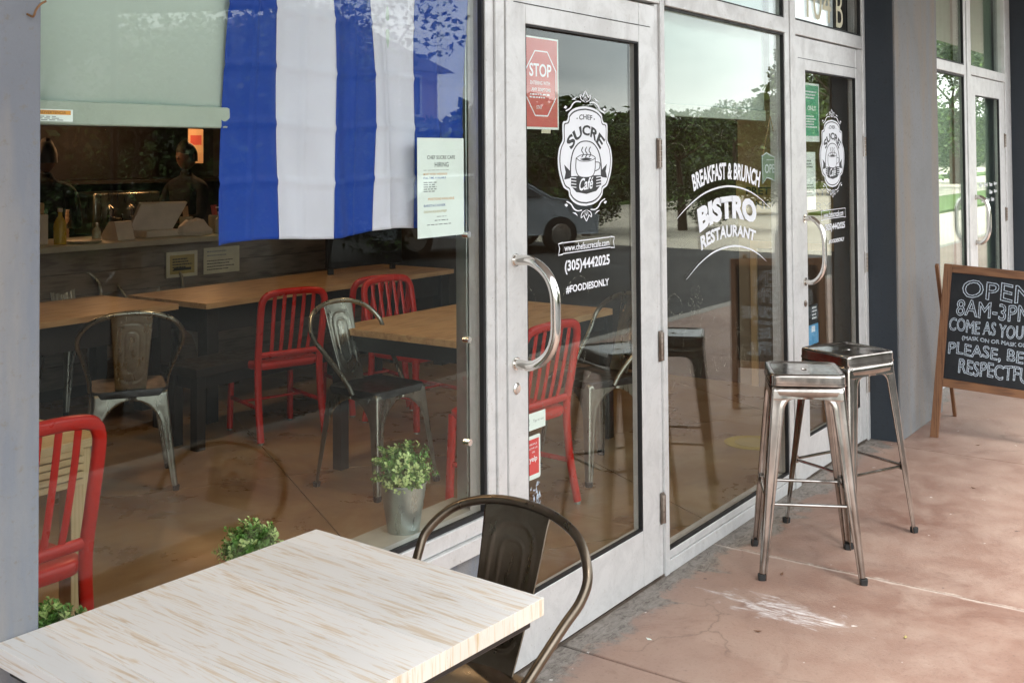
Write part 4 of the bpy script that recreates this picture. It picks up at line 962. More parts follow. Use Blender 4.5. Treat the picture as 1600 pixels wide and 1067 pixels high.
pt = table('pale pine table behind the bright red chair beside the grey column', .70, 2.17, 1.14, 1.90, 'pine_wood', 'pine_wood_upright', th=.028, planks=6, leg=.07, apron=0, inset=.03)
for i in range(5):
    g = MB(); g.box(.05, 1.40, .006, .028, .722-.024*(i+1)+.003, .722-.024*i-.002); g.build('apron_slat', 'pine_wood', pt, bevel=.001)
# outdoor table
ot = thing('outdoor_table', 'whitewashed wooden table standing outside in the foreground', 'table', (1.929, -.081, 0), R(-2.58))
TW, TD = .80, .692; HT = .742
NP = 8
for i in range(NP):
    g = MB(); x0 = -TW+TW*i/NP+.0002; x1 = -TW+TW*(i+1)/NP-.0002
    g.box(x0, x1, -TD, 0, HT-.036, HT)
    me = g.build('plank', ['whitewashed_wood', 'endgrain_wood'], ot, smooth=0, bevel=.0011)
    for p_ in me.data.polygons:
        if abs(p_.normal.y) > .9: p_.material_index = 1
g = MB(); g.box(-TW+.02, -.02, -TD+.02, -.02, HT-.060, HT-.0365); g.build('underframe', 'black_metal', ot, bevel=.003)
g = MB(); g.box(-TW/2-.04, -TW/2+.04, -TD/2-.04, -TD/2+.04, .03, HT-.06); g.build('pedestal', 'black_metal', ot, bevel=.004)
g = MB(); g.box(-TW/2-.28, -TW/2+.28, -TD/2-.035, -TD/2+.035, .0, .03); g.box(-TW/2-.035, -TW/2+.035, -TD/2-.28, -TD/2-.0355, .0, .03); g.box(-TW/2-.035, -TW/2+.035, -TD/2+.0355, -TD/2+.28, .0, .03); g.build('foot', 'black_metal', ot, bevel=.004)

# ------------------------------------------------------------ potted plants
def bush(mb, c, r_, n, seed, leaf=.0105):
    rr = random.Random(seed); cv = Vector(c)
    for k_ in range(n):
        while True:
            q = Vector((rr.uniform(-1, 1), rr.uniform(-1, 1), rr.uniform(-.35, 1)))
            if .35 < q.length < 1.0: break
        q.normalize(); rad = r_*rr.uniform(.5, 1.0)*(1+.18*math.sin(q.x*5+q.y*4+seed)); tip = cv+Vector((q.x*rad, q.y*rad, q.z*rad*.92))
        out = (q*1.0+Vector((0, 0, .5))+Vector((rr.uniform(-.3, .3), rr.uniform(-.3, .3), 0))).normalized()
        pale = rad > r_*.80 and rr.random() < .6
        for l in range(9):
            a = l*2.4+rr.random(); s = out.orthogonal().normalized(); s2 = out.cross(s)
            ld = (s*math.cos(a)+s2*math.sin(a)+out*rr.uniform(.2, 1.1)).normalized()
            b = tip-out*(.022*(l/9)); L_ = leaf*rr.uniform(.8, 1.4); side = ld.cross(out)
            if side.length < .01: continue
            side.normalize(); m_ = b+ld*L_*.55+out*.0015; e = b+ld*L_
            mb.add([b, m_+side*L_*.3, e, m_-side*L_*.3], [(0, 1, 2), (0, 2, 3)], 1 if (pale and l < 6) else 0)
def potplant(label, x, y, z, rb, hp_, rtop, br, seed):
    t = thing('potted_plant', label, 'potted plant', (x, y, z), group='potted shrubs on the window sill')
    prof = [(0, 0), (rb, 0), (rb, .004)]
    for i in range(13):
        v = i/12; q = rb+(rtop-rb)*v; q += .0012*(1 if i in (6, 8, 10) else 0); prof.append((q, .004+(hp_-.006)*v))
    prof += [(rtop+.003, hp_-.002), (rtop+.003, hp_+.002), (rtop-.001, hp_+.002), (rtop-.004, hp_-.012), (0.001, hp_-.012)]
    g = MB(); g.lathe(prof, 36); g.build('bucket', 'galvanised', t, smooth=30)
    g = MB(); g.prism([((rtop-.006)*math.cos(2*math.pi*i/20), (rtop-.006)*math.sin(2*math.pi*i/20)) for i in range(20)], hp_-.011, hp_-.006, 'z'); g.build('soil', 'soil', t)
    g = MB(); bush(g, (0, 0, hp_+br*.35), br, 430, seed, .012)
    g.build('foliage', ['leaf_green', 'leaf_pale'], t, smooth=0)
    g = MB(); rr = random.Random(seed)
    for i in range(14):
        a = rr.uniform(0, 6.28); g.sweep([(0, 0, hp_-.01), (br*.3*math.cos(a), br*.3*math.sin(a), hp_+br*.5), (br*.7*math.cos(a), br*.7*math.sin(a), hp_+br*rr.uniform(.5, 1))], .0015, n=5)
    g.build('stem', 'leaf_green', t)
potplant('potted shrub in a tall galvanised bucket on the sill beside the chair back', 2.485, .125, .546, .048, .142, .068, .088, 1)
potplant('potted shrub on the sill rising behind the middle of the outdoor table', 1.905, .125, .546, .040, .075, .055, .082, 2)
potplant('potted shrub on the sill beside the grey column, in front of the red chair', 1.345, .125, .546, .040, .055, .055, .085, 3)

# ------------------------------------------------------------ chalkboard A-frame
ab = thing('chalkboard_sign', 'wooden A-frame chalkboard reading OPEN 8AM-3PM on the walkway', 'sandwich board', (6.66, -.276, 0), R(-87))
# local: x runs along the board, +y is behind it, face towards the camera is +y*-1
W_ = .655; Hh = 1.0; lean = .13
def bp(u, v, d=0): return (u+.07*v, v*lean+d, v*Hh*.995-.06*u*min(1, v*3))      # u along, v up, d depth
def bboard(a, b, c, d_, dep0, dep1, name, m, parent, bev=.002):
    P = []
    for (u, v) in ((a, c), (b, c), (b, d_), (a, d_)):
        P.append((u, v))
    g = MB(); g.add([bp(u, v, dep0) for u, v in P]+[bp(u, v, dep1) for u, v in P], [(0, 1, 2, 3), (7, 6, 5, 4), (0, 4, 5, 1), (1, 5, 6, 2), (2, 6, 7, 3), (3, 7, 4, 0)])
    return g.build(name, m, parent, bevel=bev)
SG = 1 if True else -1
bboard(0, .045, 0, 1.0, -.012, .012, 'frame_post', 'sign_wood', ab); bboard(W_-.045, W_, 0, 1.0, -.012, .012, 'frame_post', 'sign_wood', ab)
bboard(.046, W_-.046, .955, 1.0, -.012, .012, 'frame_rail', 'sign_wood_rail', ab); bboard(.046, W_-.046, .295, .342, -.012, .012, 'frame_rail', 'sign_wood_rail', ab)
board = bboard(.046, W_-.046, .343, .954, -.004, .004, 'blackboard', 'chalk_black', ab, 0)
for u in (.004, W_-.044):
    g = MB(); g.beam((u+.02, lean*.985+.012, .985), (u+.02, .60, 0.0), .028, .020, (1, 0, 0)); g.build('rear_leg', 'sign_wood', ab, bevel=.002)
g = MB()
nr = Vector((0, -1, lean)).normalized()
def btext(txt, u0, u1, v0, v1, w=.0035, tilt=0.0, wob=.004):
    rr = random.Random(txt)
    f = lambda u, v: bp(u0+(u1-u0)*u, v0+(v1-v0)*v+tilt*u+wob*math.sin(u*19+v0*50), -.0052)
    text_outline(g, txt, f, w*.72, nr)
btext('OPEN', 0.112, 0.490, .822, .922, .0065); btext('8AM-3PM', 0.088, 0.480, .715, .805, .006); btext('COME AS YOU ARE', 0.055, 0.575, .620, .692, .005)
btext('(MASK ON OR MASK OFF)', 0.130, 0.490, .572, .600, .0026, wob=.002); btext('PLEASE, BE', 0.062, 0.460, .480, .555, .0055); btext('RESPECTFUL', 0.125, 0.535, .385, .465, .0055)
g.build('chalk_lettering', 'chalk', board, smooth=0)

# ------------------------------------------------------------ cafe counter and what stands on it
ct = thing('service_counter', 'cafe counter with grey wood front and pale top at the back of the room', 'counter', (2.4, 5.0, 0), R(-4))
for i in range(6):
    g = MB(); g.box(0, 4.9, 0, .03, .08+i*.155+.002, .08+(i+1)*.155-.002); g.build('front_board', 'counter_wood', ct, bevel=.002)
g = MB(); g.box(0, 4.9, .031, .62, 0, 1.01); g.build('carcass', 'black_wood', ct)
g = MB(); g.box(-.03, 3.52, -.06, .70, 1.012, 1.055); g.build('counter_top', 'counter_slab', ct, bevel=.004)
g = MB(); g.box(3.53, 4.93, -.02, .68, 1.012, 1.030); g.build('low_top', 'black_wood', ct, bevel=.003)
def on_counter(u, v=.25, z=1.056):
    a = R(-4); return (2.4+u*math.cos(a)-v*math.sin(a), 5.0+u*math.sin(a)+v*math.cos(a), z)
fs_ = thing('framed_notice', 'framed cream certificate hung on the counter front', 'picture frame', on_counter(2.77, -.012, .76), R(-4))
g = MB(); g.box(0, .27, -.012, .0, 0, .19); g.build('frame', 'paper_cream', fs_, bevel=.003)
g = MB(); g.box(.03, .24, -.0145, -.0125, .025, .165); g.build('mat_board', 'ink_gold', fs_, smooth=0)
g = MB(); lines(g, .05, .22, .13, 5, .02, -.0155, 0, 5); g.box(.06, .21, -.0157, -.015, .05, .07); g.build('printed_text', 'ink', fs_, smooth=0)
fs_ = thing('paper_notice', 'plain white sheet with dark lines on the counter front, right of the framed notice', 'notice', on_counter(3.10, -.012, .76), R(-4))
g = MB(); g.box(0, .33, -.003, .0, 0, .20); g.build('paper', 'paper_cream', fs_, smooth=0)
g = MB(); lines(g, .03, .29, .165, 2, .03, -.004, 1, 6, .3); lines(g, .03, .30, .095, 4, .022, -.004, 0, 7, .35); g.build('printed_text', ['ink', 'ink_grey'], fs_, smooth=0)
def bottle(label, u, v, h, r_, m, capm, pump=False):
    t = thing('bottle', label, 'bottle', on_counter(u, v))
    g = MB(); g.lathe([(0, 0), (r_, 0), (r_*1.02, h*.5), (r_*.9, h*.62), (r_*.35, h*.78), (r_*.32, h*.9), (0, h*.9)], 18); g.build('body', m, t)
    g = MB(); g.lathe([(0, h*.9), (r_*.4, h*.9), (r_*.4, h), (0, h)], 12)
    if pump: g.sweep([(0, 0, h), (0, 0, h+.035), (-.04, 0, h+.035)], .006, n=8)
    g.build('cap', capm, t)
bottle('yellow squeeze bottle at the left end of the counter', 2.02, .12, .25, .042, 'bottle_yellow', 'pos_white')
bottle('clear pump bottle of hand sanitiser at the right end of the counter', 3.33, .10, .17, .045, 'soap', 'pos_white', True)
bottle('small white spray bottle left of the payment terminal', 2.34, .2, .13, .03, 'soap', 'pos_white')
pos = thing('payment_terminal', 'white card payment terminal with small dark screen on the counter', 'payment terminal', on_counter(2.52, .2), R(-4))
g = MB(); g.prism([(-.10, 0), (.12, 0), (.12, .03), (.02, .13), (-.05, .13)], -.07, .07, 'x'); g.build('housing', 'pos_white', pos, bevel=.004)
for o in kids(pos): o.rotation_euler = (0, 0, 0)
g = MB(); g.add([(-.05, -.077, .055), (.05, -.077, .055), (.05, -.045, .115), (-.05, -.045, .115)], [(0, 1, 2, 3)]); g.build('screen', 'screen_dark', pos, smooth=0, solid=.003)
reg = thing('cash_register_screen', 'tilted pale register screen on the counter', 'cash register', on_counter(2.85, .2), R(-4))
g = MB(); g.add([(-.19, .10, .05), (.12, .0, .05), (.24, -.02, .25), (-.10, .08, .25), (-.19, .13, .05), (.12, .03, .05), (.24, .01, .26), (-.10, .11, .26)], [(0, 1, 2, 3), (7, 6, 5, 4), (0, 4, 5, 1), (1, 5, 6, 2), (2, 6, 7, 3), (3, 7, 4, 0)]); g.build('panel', 'pos_white', reg, bevel=.003)
g = MB(); g.box(-.14, .16, -.06, .14, 0, .05); g.build('base', 'pos_white', reg, bevel=.006)
pk = thing('pastry_bag', 'crumpled pale takeaway bag lying on the counter', 'bag', on_counter(3.13, .15), R(-4))
g = MB(); rr = random.Random(4); rings = []
for i, (s, z) in enumerate(((.13, 0), (.14, .03), (.12, .07), (.07, .11), (.02, .12))): rings.append([(s*1.1*math.cos(a*.524)*rr.uniform(.9, 1.1), s*.6*math.sin(a*.524)*rr.uniform(.85, 1.1), z*rr.uniform(.9, 1.1)) for a in range(12)])
g.loops(rings, cap0=True, cap1=True); g.build('paper', 'pos_white', pk, smooth=20)
bx = thing('napkin_box', 'pale upright box at the left end of the counter', 'box', on_counter(1.88, .2), R(-4))
g = MB(); g.box(-.07, .07, -.05, .05, 0, .21); g.build('carton', 'pos_white', bx, bevel=.004); g = MB(); g.box(-.05, .05, -.04, .04, .211, .29); g.build('napkins', 'cardboard', bx, bevel=.01)
pl = thing('plate', 'flat pale tray on the counter beside the yellow bottle', 'tray', on_counter(2.19, .1))
g = MB(); g.lathe([(0, 0), (.10, 0), (.13, .018), (.125, .018), (.1, .006), (0, .006)], 24); g.build('dish', 'pos_white', pl)
for i in range(2):
    t = thing('glass_jar', ['glass jar of pens behind the sanitiser bottle', 'second glass jar at the end of the counter top'][i], 'jar', on_counter(3.20+.27*i, .36))
    g = MB(); g.lathe([(0, 0), (.05, 0), (.055, .12), (.05, .13), (0, .13)], 16); g.build('body', 'soap', t)
    g = MB()
    for j in range(5): g.sweep([(0.01*j-.02, 0, .1), (.02*j-.04, .01*j, .21)], .004, n=6)
    g.build('pens', 'poster_red' if i else 'cup_paper', t)
# back bar
bb = thing('back_bar', 'dark shelving behind the counter', 'shelves', (3.6, 6.9, 0), R(-4))
for z in (.9, 1.42, 1.95): g = MB(); g.box(0, 4.2, 0, .4, z, z+.035); g.build('shelf', 'black_wood', bb, bevel=.002)
g = MB(); g.box(0, 4.2, .42, .45, 0, 2.4); g.build('back_panel', 'black_wood', bb)
g = MB(); g.box(0, 4.2, 0, .4, .0, .88); g.build('cabinet', 'black_wood', bb)
for i in range(5):
    h = [.30, .26, .32, .24, .28][i]; t = thing('cup_stack', 'stack of %s paper cups on the back bar' % ['tall brown', 'short brown', 'highest brown', 'smallest brown', 'rightmost brown'][i], 'cups', (5.05+i*.105, 6.62-.01*i, .936), group='stacks of paper cups')
    g = MB(); P = [(0, 0)]
    for j in range(8): P += [(.036, h*j/8), (.042, h*(j+.9)/8), (.038, h*(j+.91)/8)]
    P += [(0, h)]; g.lathe(P, 14); g.build('cups', 'cup_paper', t)
cm = thing('coffee_machine', 'steel coffee machine glinting on the back bar', 'coffee machine', (5.95, 6.40, .936), R(-4))
g = MB(); g.box(-.3, .35, 0, .35, .05, .42); g.build('body', 'dull_steel', cm, bevel=.02)
g = MB()
for x in (-.15, .05, .22): g.sweep([(x, -.03, .2), (x, -.03, .27), (x, .02, .30)], .02, n=10); g.sweep([(x, -.03, .2), (x+.02, -.17, .19)], .009, n=8)
g.build('group_head', 'chrome', cm)
g = MB(); g.box(-.28, .33, -.12, 0, .0, .05); g.build('drip_tray', 'chrome', cm, bevel=.004)
ps = thing('menu_poster', 'small orange and white poster on the dark back wall', 'poster', (6.55, 6.30, 1.60), R(-4))
g = MB(); g.box(0, .16, 0, .012, 0, .32); g.build('sheet', 'cup_paper', ps, bevel=.001); g = MB(); g.box(.02, .14, -.002, -.0005, .17, .26); g.build('printed_block', 'poster_red', ps, smooth=0)
g = MB(); g.box(.08, .085, .012, .30, .15, .16); g.build('bracket', 'black_metal', ps)
hl = thing('menu_board', 'dark hanging board with pale chalk sketch behind the flag', 'board', (6.35, 3.9, .80), R(-10))
g = MB(); g.box(-.36, .36, -.01, .02, 0, .62); g.build('board', 'chalk_black', hl, bevel=.003)
g = MB()
for i in range(4): ribbon(g, [(-.12+.05*i, .42), (-.13+.05*i, .54)], .008, lambda a, b: (a, -.012, b))
ribbon(g, [(.28*math.cos(a/4), .45+.08*math.sin(a/4)) for a in range(26)], .006, lambda a, b: (a, -.012, b)); g.build('chalk_sketch', 'chalk', hl, smooth=0)
g = MB()
for s in (-.3, .3): g.box(s-.02, s+.02, .021, .05, -.8, .55)
g.build('stand', 'black_metal', hl)
# pendant bulbs over the counter, at small lit spots; added to brighten the cafe
for i, (x, y_) in enumerate(((4.55, 6.1), (5.50, 6.05), (6.45, 5.95))):
    t = thing('added_pendant_lamp', 'small warm pendant lamp added over the %s of the counter' % ['left end', 'middle', 'right end'][i], 'lamp', (x, y_, 1.93), group='pendant lamps added over the counter')
    g = MB(); g.sweep([(0, 0, .15), (0, 0, 1.07)], .004, n=6); g.build('cord', 'black_metal', t)
    g = MB(); g.lathe([(.02, .15), (.03, .14), (.075, .03), (.078, .028), (.03, .13), (.0, .135)], 18); g.build('shade', 'black_metal', t)
    g = MB(); g.lathe([(0, 0), (.018, .006), (.026, .03), (.018, .055), (.01, .08), (0, .08)], 14); g.build('bulb', 'lamp_glow', t)
    ld = bpy.data.lights.new('pendant_fill_light', 'POINT'); ld.energy = 2.6; ld.color = (1, .52, .24); ld.shadow_soft_size = .03
    lo = bpy.data.objects.new('pendant_fill_light', ld); C.objects.link(lo); lo.location = (0, 0, -.04); lo.parent = t

for i, (x, y_, wh) in enumerate(((1.6, 1.7, 'near the pine table'), (3.9, 1.9, 'between flag window and wooden table'), (6.2, 1.7, 'behind the BISTRO window'), (2.6, 3.9, 'over the worn table'), (5.0, 3.9, 'over the long dark table'), (6.9, 3.9, 'by the charcoal wall'))):  # unseen ceiling lamps, added to brighten the dark interior
    t = thing('added_ceiling_lamp', 'round warm ceiling lamp added ' + wh, 'ceiling lamp', (x, y_, 2.86), group='ceiling lamps added in the cafe')
    g = MB(); g.lathe([(.02, .138), (.11, .13), (.12, .0), (.112, .0), (.10, .12), (.0, .125)], 20); g.build('housing', 'black_metal', t)
    g = MB(); g.lathe([(0, .06), (.06, .065), (.07, .09), (.05, .12), (0, .12)], 16); g.build('bulb', 'lamp_glow', t)
    ld = bpy.data.lights.new('ceiling_fill_light', 'SPOT'); ld.energy = [12, 12, 9, .8, 1.2, .6][i]; ld.color = (1, .70, .42); ld.shadow_soft_size = .06; ld.spot_size = R(135); ld.spot_blend = .6
    lo = bpy.data.objects.new('ceiling_fill_light', ld); C.objects.link(lo); lo.location = (0, 0, -.01); lo.parent = t
# ------------------------------------------------------------ staff behind the counter
def person(label, loc, rz, arm):
    root = thing('person', label, 'person', loc, rz)
    J = [((0, 0, .95), .15), ((0, 0, 1.12), .135), ((0, .01, 1.30), .165), ((0, .01, 1.43), .12), ((0, .0, 1.50), .055), ((0, -.01, 1.56), .06)]
    E = [(0, 1), (1, 2), (2, 3), (3, 4), (4, 5)]
    def chain(start, pts):
        k_ = start
        for p_, r_ in pts: J.append((p_, r_)); E.append((k_, len(J)-1)); k_ = len(J)-1
    for s in (-1, 1):
        chain(3, [((.19*s, .0, 1.40), .062), ((.235*s, arm[0]*.3, 1.14), .048), ((.20*s, arm[0], arm[1]), .036), ((.19*s, arm[0]-.06, arm[1]-.01), .030)])
        chain(0, [((.10*s, 0, .86), .105), ((.105*s, .01, .48), .075), ((.11*s, .03, .09), .045), ((.115*s, -.12, .05), .04)])
    me = bpy.data.meshes.new('body'); me.from_pydata([Vector(j[0]) for j in J], E, []); me.materials.append(MATS['black_cloth'])
    o = bpy.data.objects.new('body', me); C.objects.link(o); o.parent = root
    sk = o.modifiers.new('skin', 'SKIN')
    if not me.skin_vertices: bpy.context.view_layer.update()
    for i, (p_, r_) in enumerate(J): me.skin_vertices[0].data[i].radius = (r_, r_*.8)
    me.skin_vertices[0].data[0].use_root = True
    sb = o.modifiers.new('sub', 'SUBSURF'); sb.levels = 2; sb.render_levels = 2
    # head
    g = MB(); rings = []
    for i in range(13):
        a = math.pi*i/12; r_ = math.sin(a); z = 1.665-.118*math.cos(a); rings.append([(.076*r_*math.cos(t), .094*r_*math.sin(t)*(1.0 if math.sin(t) > 0 else (1.0+.06*math.sin(a))), z) for t in [2*math.pi*j/20 for j in range(20)]])
    g.loops(rings)
    g.add([(0, -.115, 1.645), (.014, -.088, 1.635), (-.014, -.088, 1.635), (0, -.086, 1.69)], [(0, 1, 3), (0, 3, 2), (0, 2, 1)])
    for s in (-1, 1): g.loops([[(s*.074+s*.012*k_, .012*math.cos(t), 1.66+.028*math.sin(t)) for t in [j*.785 for j in range(8)]] for k_ in (0, 1)], cap1=True)
    g.build('head', 'skin', root, smooth=60)
    g = MB(); rings = []
    for i in range(8):
        a = math.pi*.5*i/7; z = 1.66+.126*math.sin(a); r_ = math.cos(a); rings.append([(.084*r_*math.cos(t), .006+.102*r_*math.sin(t), z+(.03 if math.sin(t) < -.5 else -.04 if i == 0 else 0)) for t in [2*math.pi*j/20 for j in range(20)]])
    g.loops(rings, cap1=True); g.build('hair', 'hair', root, smooth=60)
    for s in (-1, 1):
        b = Vector((.19*s, arm[0]-.05, arm[1]-.01)); g = MB()
        g.sweep([b+Vector((s*.006, .16, .02)), b+Vector((s*.003, .08, .012)), b], .036, .034, n=10, taper=lambda t: 1.0-.32*t)
        g.sweep([b, b+Vector((0, -.04, 0)), b+Vector((0, -.09, -.004))], .034, .016, n=10, taper=lambda t: .75+.45*math.sin(math.pi*min(.8, t)))
        for f_, (dx, L_) in enumerate(((-.024, .068), (-.008, .078), (.008, .074), (.023, .058))):
            g.sweep([b+Vector((dx, -.080, -.002)), b+Vector((dx*1.1, -.080-L_*.55, -.004)), b+Vector((dx*1.1, -.080-L_, -.024))], .008, n=7)
        g.sweep([b+Vector((-s*.028, -.02, -.002)), b+Vector((-s*.048, -.055, -.006)), b+Vector((-s*.046, -.085, -.014))], .009, n=7)
        g.build('hand', 'skin', root, smooth=60)
    return root
person('person in black shirt with back turned, behind the till at the left', (4.82, 5.80, 0), R(150), (-.30, 1.12))
person('person in black shirt standing behind the right end of the counter', (6.12, 5.78, 0), R(-80), (-.28, 1.13))

# ------------------------------------------------------------ the street, seen in the glass
def leafcloud(mb, blobs, n, seed, size):
    rr = random.Random(seed)
    for k_ in range(n):
        b = blobs[rr.randrange(len(blobs))]
        while True:
            q = Vector((rr.uniform(-1, 1), rr.uniform(-1, 1), rr.uniform(-1, 1)))
            if q.length < 1: break
        q = q*(q.length**-.4 if q.length > .01 else 1)
        p_ = Vector(b[:3])+Vector((q.x*b[3], q.y*b[3], q.z*b[3]*.75)); s = size*rr.uniform(.6, 1.3)
        d = Vector((rr.uniform(-1, 1), rr.uniform(-1, 1), rr.uniform(-.8, .4))).normalized(); e = d.orthogonal().normalized()
        e = (Matrix.Rotation(rr.uniform(0, 6.28), 3, d) @ e)*s*.32
        mb.add([p_, p_+d*s*.5+e, p_+d*s, p_+d*s*.5-e], [(0, 1, 2, 3)], 1 if rr.random() < .3 else 0)
def tree_mesh(seed, fan):
    rr = random.Random(seed); tk = MB(); blobs = []
    nst = 6 if fan else 1
    for i in range(nst):
        a = 2*math.pi*i/nst+rr.random(); lean_ = rr.uniform(.5, .9) if fan else .15; h = rr.uniform(1.7, 2.3)
        lowc = 0 if fan else 1; b0 = Vector((.05*math.cos(a), .05*math.sin(a), 0)); t1 = Vector((lean_*math.cos(a)*.55, lean_*math.sin(a)*.55, h*.55)); t2 = Vector((lean_*math.cos(a), lean_*math.sin(a), h))
        tk.sweep(spline([b0, t1, t2], 5), .05 if fan else .13, n=8, taper=lambda t: 1-.55*t)
        for j in range(5 if fan else 9):
            a2 = rr.uniform(0, 6.28); d = Vector((math.cos(a2), math.sin(a2), rr.uniform(.3, 1.2)))*rr.uniform(.6, 1.1); tk.sweep([t2, t2+d*.5, t2+d+Vector((0, 0, .1))], .03, n=6, taper=lambda t: 1-.7*t)
            blobs.append((*(t2+d), rr.uniform(.35, .62)))
        if not fan:
            for j in range(9): a2 = rr.uniform(0, 6.28); blobs.append((.9*math.cos(a2), .9*math.sin(a2), rr.uniform(.55, 1.6), rr.uniform(.45, .7)))
    return tk, blobs
protos = []
for k_, (fan, nl) in enumerate(((True, 5200), (False, 6000), (False, 6000))):
    t = thing('street_tree', '', 'tree', (0, 0, -.14), group='street trees across the road')
    tk, bl = tree_mesh(20+k_, fan); tk.build('trunk', 'bark', t)
    g = MB(); leafcloud(g, bl, int(nl*1.7), 40+k_, .09); g.build('crown', ['tree_leaf', 'tree_leaf_light'], t, smooth=0)
    protos.append(t)
spots = [(0, 10.4, -8.8, 1.15, 'multi stemmed dark tree in a ribbed planter reflected under the flag'),
         (1, 20.8, -10.8, .74, 'broad dark tree reflected behind the cafe logo on the door'),
         (2, 13.3, -11.5, 1.1, 'dense tree at the road edge reflected beside the flag'),
         (1, 10.2, -12.3, 1.0, 'bushy tree across the road reflected left of the flag'),
         (2, 23.5, -9.7, .92, 'leafy tree reflected above the word BISTRO'),
         (1, 30.5, -11.6, .98, 'far leafy tree reflected at the right of the BISTRO window'),
         (0, 22.2, -12.2, .8, 'forked tree behind the parked car'),
         (2, 6.5, -14.5, 1.2, 'round tree at the left end of the street row'),
         (2, 48.0, -14.6, 2.2, 'tall distant tree reflected in the second cafe door'),
         (1, 18.5, -15.5, 1.0, 'second row tree behind the broad dark one'),
         (0, 10.5, -16.5, 1.6, 'tall spreading tree in front of the pale building'),
         (1, 56.0, -13.6, 2.5, 'tallest distant tree reflected in the green tinted window'),
         (2, 66.0, -13.8, 2.6, 'most distant tall tree reflected in the neighbouring door')]
used = set()
for pi, x, y_, s, lab in spots:
    o = protos[pi] if pi not in used else dup(protos[pi]); used.add(pi)
    o.location = (x, y_, -.14); o.rotation_euler = (0, 0, rnd.uniform(0, 6)); o.scale = (s, s, s); o['label'] = lab
pln = thing('ribbed_planter', 'dark ribbed planter holding the multi stemmed tree across the road', 'planter', (10.4, -8.8, -.14))
g = MB(); n = 48; rings = []
for r_, z in ((.30, 0), (.42, .75), (.45, .76), (.45, .82), (.40, .82), (.38, .74)): rings.append([((r_*(1+(.035 if j % 2 else 0)))*math.cos(2*math.pi*j/n), (r_*(1+(.035 if j % 2 else 0)))*math.sin(2*math.pi*j/n), z) for j in range(n)])
g.loops(rings, cap0=True, cap1=True); g.build('pot', 'planter_dark', pln, smooth=0)
hd = thing('hedge', 'long dark overgrown hedge on the far side of the road', 'hedge')
g = MB(); hr = random.Random(9); leafcloud(g, [(-3+i*.55, -18.5-max(0, i-60)*.08+hr.uniform(-.6, .6), hr.choice((.7, 1.4, 2.0, 2.5+.6*math.sin(i*.35))), hr.uniform(.8, 1.25)) for i in range(150)], 34000, 77, .30); g.build('foliage', ['tree_leaf', 'tree_leaf_light'], hd, smooth=0)
g = MB(); g.box(-3, 32, -18.9, -18.1, -.14, 2.6); g.build('stems', 'bark', hd)
g = MB(); g.box(-60, 140, -20.5, -17.6, -.135, -.05); tag(g.build('verge', 'grass_green', smooth=0), kind='structure')
g = MB(); g.box(31, 60, -9.5, -6.5, -.135, -.06); tag(g.build('traffic_island', 'grass_green', smooth=0), kind='structure')
ft = MB(); fr = random.Random(12)
leafcloud(ft, [(38+i*1.6+fr.uniform(-1, 1), -26-(i*.18)+fr.uniform(-2, 2), fr.choice((1.0, 1.8, 2.6, 3.2) if i < 28 else (1.2, 3, 5, 6.5)), fr.uniform(1.3, 1.9) if i < 28 else fr.uniform(1.8, 2.8)) for i in range(120)], 26000, 78, .8)
tag(ft.build('far_treeline', ['tree_leaf', 'tree_leaf_light'], smooth=0), 'far line of trees closing the end of the street', 'trees', kind='stuff')
def house(label, x0, x1, y0, y1, h, m, rows, cols):
    t = thing('building', label, 'building', (x0, y0, -.14)); W2, D2 = x1-x0, y1-y0
    g = MB(); g.box(0, W2, 0, D2, 0, h); g.build('wall', m, t, smooth=0)
    g = MB(); g.prism([(-.5, h+.002), (W2+.5, h+.002), (W2*.5, h+W2*.14)], -.5, D2+.5, 'y'); g.build('roof', 'roof_grey', t, smooth=0)
    for r_ in range(rows):
        for c in range(cols):
            cx = W2*(c+.5)/cols; z = h*(r_+.35)/rows
            g = MB()
            for bxx in ((cx-.65, cx-.55, D2, D2+.06, z-.1, z+1.5), (cx+.55, cx+.65, D2, D2+.06, z-.1, z+1.5), (cx-.55, cx+.55, D2, D2+.06, z-.1, z), (cx-.55, cx+.55, D2, D2+.06, z+1.4, z+1.5)): g.box(*bxx)
            f_ = g.build('window', 'vinyl_white', t, smooth=0)
            g = MB(); g.box(cx-.55, cx+.55, D2+.005, D2+.02, z, z+1.4); g.build('pane', 'car_glass', f_, smooth=0)
    return t
house('pale plaster building with shallow gable across the road', 2, 18, -34, -24, 6.5, 'facade_pale', 2, 6)
house('rose grey building right of the pale one across the road', 20, 33, -36, -25, 5.0, 'facade_rose', 2, 4)
